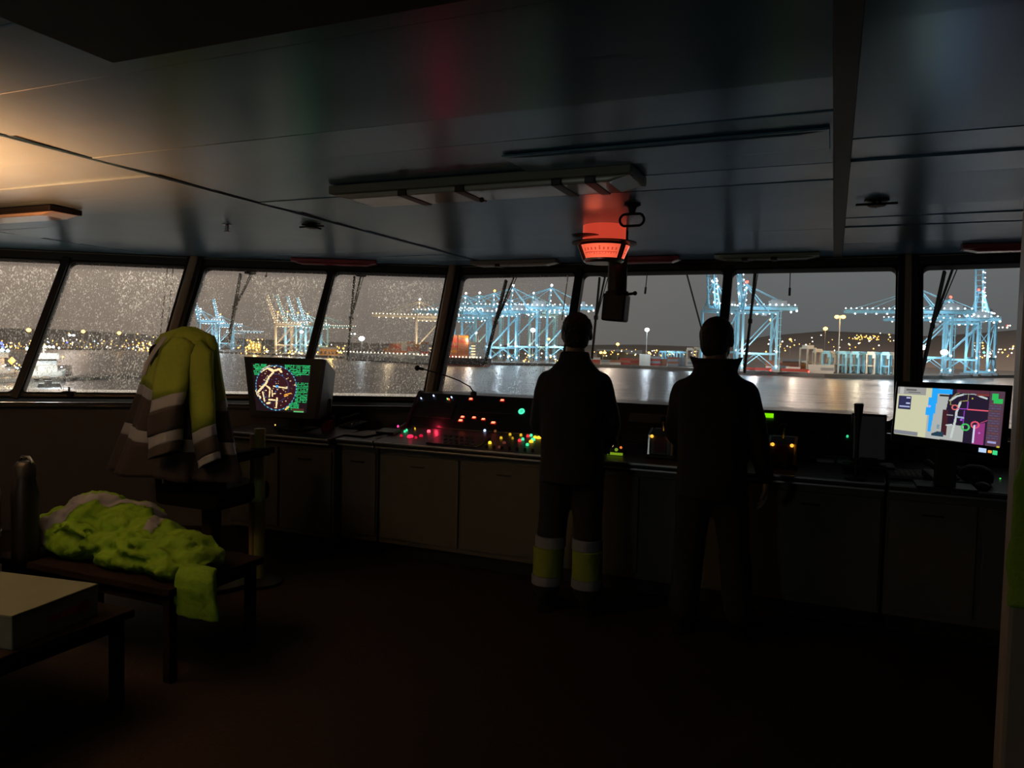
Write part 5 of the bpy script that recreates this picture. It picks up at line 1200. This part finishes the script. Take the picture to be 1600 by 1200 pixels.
# right group
crane(1452, 800, 1.02, 12, 'brightly lit quay crane at the right corner post, its boom lowered to the left', beacon=E_o)
crane(1500, 840, .93, -4, 'quay crane with four stay cables in the rightmost window, boom lowered', beacon=E_r)
crane(1531, 885, 1.04, 80, 'quay crane with raised boom and red tip lamp at the right end', True, beacon=E_r, ang=80)
for x, D, k, c in [(322, 1480, 1.6, CY), (352, 1500, 1.2, CY), (443, 1250, 1.1, WM), (458, 1300, 1.1, CY), (474, 1340, .9, WM), (489, 1320, 1, CY), (500, 1230, 1, WM), (668, 880, .8, WM), (741, 850, .9, CY), (786, 880, .9, CY), (816, 906, 1, CY), (876, 932, 1, CY), (728, 1090, .6, CY), (762, 1010, .7, WM), (846, 1060, .8, WM),
                      (1122, 775, .9, CY), (1182, 735, 1, CY), (1452, 800, 1, CY), (1507, 840, .9, CY), (1533, 885, 1, CY)]:
    flood(x - 6, D - 24, 24, 2.6e4 * k, c); flood(x + 12, D - 26, 74, 2.6e4 * k, c)
for x, D, z, P, c in [(1010, 845, 26, 2.0e4, CY), (950, 830, 20, 1.4e4, WM), (1080, 830, 20, 1.4e4, CY), (1300, 700, 22, .8e4, WM), (605, 840, 30, 2.0e4, WM), (1340, 720, 30, .8e4, WM), (700, 770, 30, 1.5e4, WM)]:
    flood(x, D, z, P, c)

# ---- light masts
def mast(x, y, D, col, label, heads=1, r_=1.9, P=0, base=QZ, strength=9, nm='light_mast'):
    hy = 543.5 + .0232 * (x - 800); z = EYE + (hy - y) / FPX * D; p = far(x, D, base); t = thing(nm, label, 'light mast', p); H_ = z - base
    m = MB(); m.tube([(0, 0, 0), (0, 0, H_)], [.55, .32], 8); m.build('pole', mat('galvanised_pole', (.5, .5, .48), .5), t)
    e = {'w': emat('mast_white', (.85, .95, 1), strength), 'o': emat('mast_orange', (1, .45, .08), strength)}[col]
    cs, sn = cos(azim(x)), sin(azim(x))
    if heads == 1: m = MB(); m.ball((0, 0, H_), (r_, r_, r_ * .8), 10, 8); m.build('lamp_head', e, t)
    else:
        for s in (-1, 1): m = MB(); m.ball((s * 2.6 * cs, s * 2.6 * sn, H_), (r_, r_, r_ * .8), 10, 8); m.build('lamp_head', e, t)
        m = MB(); m.bar((-2.6 * cs, -2.6 * sn, H_ + .8), (2.6 * cs, 2.6 * sn, H_ + .8), .4); m.build('cross_arm', MATS['galvanised_pole'], t)
    if P: lamp('mast_light', p + Vector((0, 0, H_)) - Vector((p.x, p.y, 0)).normalized() * 4, P * .014, (.8, .92, 1) if col == 'w' else (1, .5, .1), r_)
LS = SEA + 2.6
mast(45, 517, 1250, 'o', 'orange street lamp mast above the lit white vessel in the leftmost window', 1, 3.2, 0, LS)
mast(130, 519, 1350, 'o', 'orange street lamp mast, first right of the leftmost mullion', 1, 3.0, 0, LS)
mast(186, 521, 1350, 'o', 'orange street lamp mast in the middle of the rain-covered window', 1, 3.0, 0, LS)
mast(112, 524, 1350, 'w', 'twin white lamp mast over the far shore between two orange ones', 2, 2.0, 0, LS)
mast(251, 537, 1440, 'o', 'orange lamp mast at the foot of the tan post left of the draped jacket', 1, 3.6, 0, LS)
mast(471, 519, 1240, 'w', 'white lamp mast among the warm-lit cranes above the radar screen', 1, 3.0, 2e5)
mast(565, 529, 960, 'w', 'dazzling white lamp mast beside the long grey ship', 1, 3.6, 3e5)
mast(551, 522, 1000, 'w', 'low twin white lamp mast left of the dazzling one', 2, 1.2, 0)
mast(832, 516, 900, 'w', 'white lamp mast under the booms of the blue crane row', 1, 3.0, 3e5)
mast(743, 520, 900, 'w', 'white lamp mast beside the thick corner post', 1, 1.8, 1e5)
mast(857, 530, 900, 'o', 'small orange lamp mast between the last two blue cranes', 1, 1.8, 0)
mast(1010, 516, 880, 'w', 'tall slim white lamp mast standing alone between the two persons', 1, 2.7, 6e5)
mast(965, 538, 1150, 'o', 'orange lamp mast over the distant sheds between the two persons', 1, 2.6, 0, LS)
mast(1288, 517, 1000, 'o', 'shorter orange lamp mast left of the twin orange one', 1, 2.6, 2e5)
mast(1310, 500.5, 735, 'o', 'tall twin orange lamp mast right of the bright crane', 2, 2.0, 9e5)
mast(1203, 503, 850, 'o', 'small orange lamp mast behind the bright blue crane', 1, 1.8, 0)
mast(1475, 552, 800, 'w', 'bright white lamp mast low among the legs of the rightmost cranes', 1, 3.2, 3e5)
mast(1440, 545, 780, 'w', 'bright white lamp mast at the right corner post', 1, 3.0, 3e5)
mast(1234, 532, 1300, 'o', 'small orange lamp mast on the dark hillside right of the bright crane', 1, 2.0, 0, LS)
mast(942, 551, 1000, 'o', 'twin orange lamps low behind the containers right of the left person', 2, 2.0, 0)
mast(1014, 551, 1000, 'o', 'small orange lamp low behind the containers below the slim white mast', 1, 1.6, 0)

# ---- containers on the quay
def container_mesh():
    m = MB(); m.bb((-6.1, -1.22, 0), (6.1, 1.22, 2.55))
    for k in range(12):
        X = -5.6 + k * 1.0; m.bb((X, -1.27, .15), (X + .45, -1.21, 2.4))
    return m.mesh('shipping_container')
CME = container_mesh()
CC = {'red': (.50, .07, .05), 'rust': (.42, .16, .09), 'white': (.72, .70, .64), 'grey': (.35, .36, .38), 'blue': (.10, .26, .42), 'orange': (.62, .28, .05)}
CMT = {k: mat('container_%s' % k, v, .55, scale=.4) for k, v in CC.items()}
def container(x, D, lvl, colr, label, group, face=0, z=QZ, p=None):
    if p is None: p = far(x, D, z + lvl * 2.6)
    o = bpy.data.objects.new('shipping_container', CME); COL.objects.link(o); o.location = p; o.rotation_euler = (0, 0, azim(x) + face)
    if not CME.materials: CME.materials.append(CMT['red'])
    o.material_slots[0].link = 'OBJECT'; o.material_slots[0].material = CMT[colr]
    tag(o, label, 'container', group); return o
ORD = ['first','second','third','fourth','fifth','sixth','seventh','eighth','ninth','tenth','eleventh','twelfth','thirteenth','fourteenth','fifteenth']
TIER = ['bottom', 'second', 'third', 'fourth', 'fifth', 'sixth', 'seventh', 'eighth', 'ninth']
nst = {}
def stack(x, D, n, cols, place, group, face=0, z=QZ):
    k = nst[group] = nst.get(group, -1) + 1
    for l in range(n): c = cols[l % len(cols)]; container(x, D, l, c, '%s container, %s tier of the %s stack %s' % (c, TIER[l], ORD[k], place), group, face, z)
g = 'containers on the middle quay'
for x, D, n, cols in [(930, 870, 3, ['rust', 'red', 'white']), (948, 880, 2, ['white', 'grey']), (962, 872, 2, ['white', 'rust']), (977, 880, 3, ['red', 'rust', 'red']), (992, 885, 3, ['rust', 'red', 'rust']), (1008, 868, 5, ['white']), (1024, 880, 4, ['red', 'grey']), (1034, 885, 3, ['rust']), (1052, 885, 4, ['grey', 'rust']), (1068, 890, 4, ['grey']), (1082, 880, 3, ['white', 'grey'])]:
    stack(x, D, n, cols, 'from the left on the middle quay', g)
g = 'containers on the right quay'
for x, D, n, cols in [(1208, 740, 4, ['white', 'white', 'rust', 'rust']), (1226, 790, 3, ['rust', 'grey', 'rust']), (1243, 790, 3, ['rust', 'red']), (1260, 795, 3, ['orange', 'rust']), (1240, 735, 2, ['white']), (1275, 735, 3, ['white']), (1292, 735, 3, ['white', 'grey']), (1306, 790, 3, ['rust', 'grey']), (1325, 800, 2, ['white', 'red']), (1352, 800, 2, ['rust', 'grey']), (1380, 800, 2, ['white', 'rust'])]:
    stack(x, D, n, cols, 'on the right quay', g)
for x, w in [(1176, 0), (1193, 1), (1235, 2), (1252, 3), (1148, 4)]:
    m = MB(); m.bb((-7, -1.3, .9), (7, 1.3, 3.4)); p = far(x, 742 - (x - 1160) * .15, QZ)
    t = thing('trailer', ['red trailer parked at the foot of the bright blue crane', 'red and white trailer right of the bright crane\'s foot', 'red trailer in front of the long white container', 'red trailer at the right of the long white container', 'red trailer beside the high-collared person\'s neck'][w], 'trailer', p, azim(x)); m.build('load', CMT['red'], t)
    m = MB(); m.bb((-7, -1.2, .5), (7, 1.2, .9)); [m.bb((q, -1.3, 0), (q + 1.2, 1.3, .9)) for q in (-6, -4, 4)]; m.build('chassis', M_cab, t)
    m = MB(); m.ball((6.8, -1.4, 1.2), .7, 6, 4); m.build('tail_lamp', E_r, t)
# far sheds
for x, w, h, D, c, lab in [(514, 14, 6, 1130, (.75, .42, .12), 'long low orange-lit shed right of the warm-lit crane row'), (398, 9, 12, 1300, (.6, .45, .18), 'yellow-lit block building right of the draped jacket'), (968, 34, 12, 1250, (.30, .22, .12), 'long yellowish lit shed behind the slim white mast'), (1052, 14, 13, 1200, (.34, .25, .18), 'square block building over the blue frames between the persons'), (990, 12, 9, 1150, (.28, .22, .15), 'small lit warehouse left of the slim white mast'), (1240, 120 / 8, 6, 900, (.30, .14, .08), 'low rusty shed behind the right quay containers')]:
    p = far(x, D, LS); t = thing('warehouse', lab, 'building', p, azim(x)); m = MB(); W_ = w * D / FPX * 2; m.bb((-W_ / 2, -8, 0), (W_ / 2, 8, h + 3)); m.build('wall', mat('shed_%d' % x, c, .7, scale=.05), t)
    m = MB(); m.prism([(-8.5, h + 3), (0, h + 6), (8.5, h + 3)], -W_ / 2 - .5, W_ / 2 + .5, 'x'); m.build('roof', M_cab, t)
    for k in range(5): m = MB(); q = -W_ / 2 + (k + .5) * W_ / 5; m.bb((q - 1.5, -8.2, 2), (q + 1.5, -8, 6)); m.build('door', M_land, t)
lamp('shed_lamp', far(516, 1085, SEA + 22), 2.6e4, (1, .55, .12), 1.2); lamp('shed_lamp', far(398, 1265, SEA + 22), 3e4, (1, .7, .2), 1.2)
# ---- straddle carriers: tall four-legged frames
def straddle_mesh():
    m = MB()
    for x_ in (-2.6, 2.6):
        for y_ in (-4.5, 4.5): m.bar((x_, y_, 1), (x_, y_, 15), .8)
        m.bar((x_, -5, 1), (x_, 5, 1), .9); m.bar((x_, -5, 15), (x_, 5, 15), .9)
    for y_ in (-4.5, 0, 4.5): m.bar((-2.6, y_, 15), (2.6, y_, 15), .8)
    m.bb((-2.4, -3, 15.2), (2.4, 3, 17)); m.bb((-2.4, -3, 6), (2.4, 3, 7)); m.bb((1.2, -6.2, 12), (3, -4.6, 14.4))
    return m.mesh('straddle_carrier')
SM = straddle_mesh(); SM.materials.append(M_cr)
def straddle(x, D, s, label, group, mt, f):
    o = bpy.data.objects.new('straddle_carrier', SM); COL.objects.link(o); o.location = far(x, D, QZ); o.rotation_euler = (0, 0, azim(x) + f); o.scale = (s,) * 3
    o.material_slots[0].link = 'OBJECT'; o.material_slots[0].material = mt; tag(o, label, 'straddle carrier', group)
ORD = ['first','second','third','fourth','fifth','sixth','seventh','eighth','ninth','tenth','eleventh','twelfth','thirteenth','fourteenth','fifteenth']
TIER = ['bottom', 'second', 'third', 'fourth', 'fifth', 'sixth', 'seventh', 'eighth', 'ninth']
r = random.Random(4)
for k in range(15):
    wv = k % 4 == 1
    straddle(1292 + k * 7.6 + r.uniform(-1.5, 1.5), 744 + (k % 3) * 24, 1.2, ('cream' if wv else 'pale blue') + ' straddle carrier, %s from the left in the row before the right corner post' % ORD[k], 'straddle carriers parked on the right quay', M_crw if wv else M_cr, r.uniform(-.12, .12))
straddle(1262, 770, 1.5, 'large cream straddle carrier standing alone left of the parked row', None, M_crw, .5)
straddle(1278, 760, 1.3, 'cream straddle carrier between the lone large one and the parked row', None, M_crw, .2)
for k in range(9):
    straddle(1033 + k * 4.6, 1070 + (k % 3) * 18, 1.0, 'light blue straddle carrier, %s from the left in the distant row between the persons' % ORD[k], 'straddle carriers parked behind the middle quay', M_cr, r.uniform(-.1, .1))
straddle(1078, 880, 1.25, 'pale straddle carrier close left of the high-collared person\'s shoulder', None, M_crw, .1); straddle(1090, 885, 1.3, 'pale straddle carrier hidden partly behind the high-collared person\'s shoulder', None, M_crw, .3)
lamp('straddle_light', far(1050, 1060, SEA + 30), .3e5, CY, 1.5); lamp('straddle_light', far(1340, 715, SEA + 40), .2e5, (1, .85, .6), 1.5); lamp('straddle_light', far(1385, 720, SEA + 25), .25e5, CY, 1.5)
lamp('yard_light', far(1240, 700, SEA + 22), .12e5, (1, .8, .6), 1.5); lamp('yard_light', far(730, 770, SEA + 26), .12e5, WM, 1.5); lamp('yard_light', far(1180, 700, SEA + 10), .1e5, (1, .7, .6), 1.)

# ---- ships
def ship(label, xa, Da, xb, Db, freeboard, beam, hullm, boot, deck_parts):
    A = far(xa, Da, SEA); B = far(xb, Db, SEA); L_ = (B - A).length; d = (B - A).normalized(); t = thing('ship', label, 'ship', (A + B) / 2, atan2(d.y, d.x))
    st = [(-.5, .03), (-.47, .35), (-.42, .75), (-.34, 1), (.36, 1), (.46, .9), (.5, .7)]; vs = []; fs = []
    for lv, (z, k, sh) in enumerate([(-1, .80, .96), (1.2, .86, .965), (freeboard * .6, .97, .985), (freeboard, 1, 1)]):
        for s, w in st: up = freeboard * .25 * max(0, (-s - .36) / .14) * (lv / 3); vs.append((s * L_ * sh, w * k * beam / 2, z + up)); 
        for s, w in reversed(st): up = freeboard * .25 * max(0, (-s - .36) / .14) * (lv / 3); vs.append((s * L_ * sh, -w * k * beam / 2, z + up))
    n = len(st) * 2
    for lv in range(3):
        for i in range(n): j = (i + 1) % n; fs.append((lv * n + i, lv * n + j, (lv + 1) * n + j, (lv + 1) * n + i))
    fs.append(tuple(range(3 * n, 4 * n)))
    lo = [f for i, f in enumerate(fs) if i < n]; m = MB(); m.add(vs, fs[n:]); m.build('hull', hullm, t)
    m = MB(); m.add(vs, lo); m.build('boot_top', boot, t)
    deck_parts(t, L_, freeboard, beam); return t
M_hull = mat('grey_blue_hull', (.52, .58, .63), .5, scale=.1); M_hulld = mat('dark_hull', (.07, .07, .08), .5, scale=.1); M_boot = mat('red_boot_top', (.5, .10, .04), .6, scale=.1); M_sup = mat('white_superstructure', (.75, .74, .7), .5, scale=.3)
def lights_row(t, L_, z, y_, n, r_, mt, a=-.48, b=.48, nm='deck_lights'):
    m = MB()
    for k in range(n): m.ball((L_ * (a + (b - a) * k / (n - 1)), y_, z), r_, 6, 4)
    o = m.build(nm, mt, t); o['kind'] = 'stuff'
def superstr(t, x, z, w, dep, levels, base='superstructure'):
    m = MB()
    for k in range(levels): m.bb((x - w / 2 + .3 * k, -dep / 2, z + k * 2.8), (x + w / 2 - .3 * k, dep / 2, z + k * 2.8 + 2.7))
    m.bb((x - w / 2, -dep / 2 - 2, z + levels * 2.8), (x + w / 2, dep / 2 + 2, z + levels * 2.8 + 2.6)); m.build(base, M_sup, t)
    m = MB(); m.bar((x, 0, z + levels * 2.8), (x, 0, z + levels * 2.8 + 9), .5); m.bar((x, -2, z + levels * 2.8 + 6), (x, 2, z + levels * 2.8 + 6), .3); m.build('mast', M_sup, t)
    for k in range(levels):
        for q in range(4): m = MB(); m.bb((x - w / 2 + 1 + q * (w - 2) / 4, -dep / 2 - .06, z + k * 2.8 + 1), (x - w / 2 + 2.2 + q * (w - 2) / 4, -dep / 2, z + k * 2.8 + 1.9)); m.build('window', emat('cabin_window', (1, .75, .4), 2), t)
def dA(t, L_, f, b_):
    lights_row(t, L_, f + 1.5, -b_ / 2 - .2, 26, .7, emat('deck_lamp', (1, .85, .6), 5)); m = MB(); m.bar((-L_ * .45, -b_ / 2, f + 1), (L_ * .48, -b_ / 2, f + 1), .15); m.build('railing', M_sup, t)
    m = MB(); [m.bb((q * L_ - 1, -b_ / 2 + 1, f), (q * L_ + 1, b_ / 2 - 1, f + 2.2)) for q in (-.3, -.2, -.1, 0, .1)]; m.build('hatch_coamings', M_hulld, t)
s1 = ship('long grey container ship moored left of the thick corner post', 540, 985, 694, 800, 9, 26, M_hull, M_hulld, dA)
def dB(t, L_, f, b_):
    lights_row(t, L_, f + 1.2, -b_ / 2 - .2, 14, .7, emat('deck_lamp', (1, .85, .6), 5)); superstr(t, L_ * .30, f, 7, b_ * .8, 5)
s2 = ship('dark container ship with red waterline moored right of the thick corner post', 690, 800, 762, 770, 8, 24, M_hulld, M_boot, dB)
def on_ship(s, xs, ys, nz, cols, zf, label, group, seed):
    r = random.Random(seed); rz = s.rotation_euler.z
    for X, ny_ in xs:
        bay = xs.index((X, ny_))
        for Yv in ys:
            for k in range(ny_):
                c = r.choice(cols); q = s.location + Matrix.Rotation(rz, 3, 'Z') @ Vector((X, Yv, zf + k * 2.6))
                o = container(0, 0, 0, c, '%s container, %s tier of the %s bay %s' % (c, TIER[k], ORD[bay], label), group, p=q); o.rotation_euler = (0, 0, rz)
on_ship(s1, [(8, 3), (21, 4), (34, 5), (47, 5), (60, 5), (73, 4), (86, 5)], (-9.5,), 0, ['rust', 'rust', 'orange', 'grey', 'red'], 11, 'aboard the long grey ship', 'containers on the long grey ship', 8)
on_ship(s2, [(-21, 7), (-8, 9), (5, 9)], (-9,), 0, ['rust', 'rust', 'orange', 'red'], 8.05, 'aboard the dark ship', 'containers on the dark ship', 9)
def dC(t, L_, f, b_):
    superstr(t, -L_ * .02, f, 9, b_ * .8, 2); lights_row(t, L_, f + 1.6, -b_ / 2, 9, .35, emat('ship_white_lamp', (.85, .93, 1), 9)); lights_row(t, L_, f + 11, -b_ / 3, 5, .6, emat('ship_white_lamp', (.85, .93, 1), 9), -.28, .05, 'floodlights')
    m = MB(); m.bb((L_ * .16, -b_ * .4, f), (L_ * .34, b_ * .4, f + 3)); m.build('deckhouse', M_sup, t); m = MB(); m.bar((L_ * .1, 0, f + 4), (L_ * .1, 0, f + 10), .3); m.bar((L_ * .1, 0, f + 4), (L_ * .34, 0, f + 8), .3); m.build('deck_crane', M_crw, t)
ship('floodlit white vessel lying at the pier in the leftmost windows', 103, 408, 28, 402, 4.2, 9, M_sup, M_boot, dC)
ship('lit white vessel cut off by the left edge of the view', 22, 440, -60, 420, 4, 9, M_sup, M_boot, dC)
lamp('vessel_flood', far(75, 376, SEA + 20), 4.5e4, (.8, .93, 1), .6); lamp('vessel_flood', far(10, 385, SEA + 20), 3.5e4, (1, .8, .5), .6)
sp = []; r = random.Random(33)
for _ in range(34): sp.append(spot(r.uniform(-20, 60), r.uniform(556, 580), 430, r.uniform(.3, .65), r.choice([WHT, AMB, ORG, CYA])))
for k in range(7): sp.append(spot(60 + k * 4.5, 549.5, 470, .45, AMB))
sp += [spot(2, 534, 440, .9, BLU), spot(4, 539, 440, .8, BLU), spot(105, 533.5, 440, .55, BLU), spot(18, 557, 430, 1.9, ORG), spot(20, 556, 425, 1.1, AMB), spot(3, 543, 440, 1.3, CYA), spot(12, 544, 440, 1.1, CYA), spot(42, 541, 450, 1.0, CYA), spot(92, 541, 450, .7, WHT), spot(98, 553, 440, .6, AMB)]
light_field('pier_lights', 'crowd of small lamps on the pier beside the white vessels at the left edge', sp, 5)
# breakwater
m = MB(); a = far(-200, 372, SEA); b = far(330, 460, SEA); m.bar(a, b, 8, 3.0)
for k in range(60): q = a.lerp(b, k / 60.0) + Vector((r.uniform(-4, 4), r.uniform(-4, 4), 1.2)); m.ball(q, (2.5, 2, 1), 6, 4)
struct(m.build('terrain', M_land))
# small mooring buoy / launch near the pier
t = thing('launch', 'small pale launch on the water below the pier at the left', 'boat', far(76, 350, SEA), azim(76)); m = MB(); m.prism([(-4, .1), (-3.4, 1.3), (3.6, 1.5), (4.4, .2)], -1.2, 1.2, 'y'); m.build('hull', M_sup, t); m = MB(); m.bb((-1.5, -.8, 1.2), (1, .8, 2.6)); m.build('cabin', M_sup, t)
# added unseen lamps above and ahead of the glass tops, brightening the drops
for q_, u_, P_ in ((0, .45, 42), (0, .85, 48), (1, .25, 34), (1, .75, 34), (2, .15, 14)):
    Q = QS[q_]; p = Q.P(u_, 0) + Vector((Q.n.x, Q.n.y, 0)).normalized() * .75 + Vector((0, 0, .55)); lamp('drop_fill_light', p, P_, (1.0, .84, .62), .08)
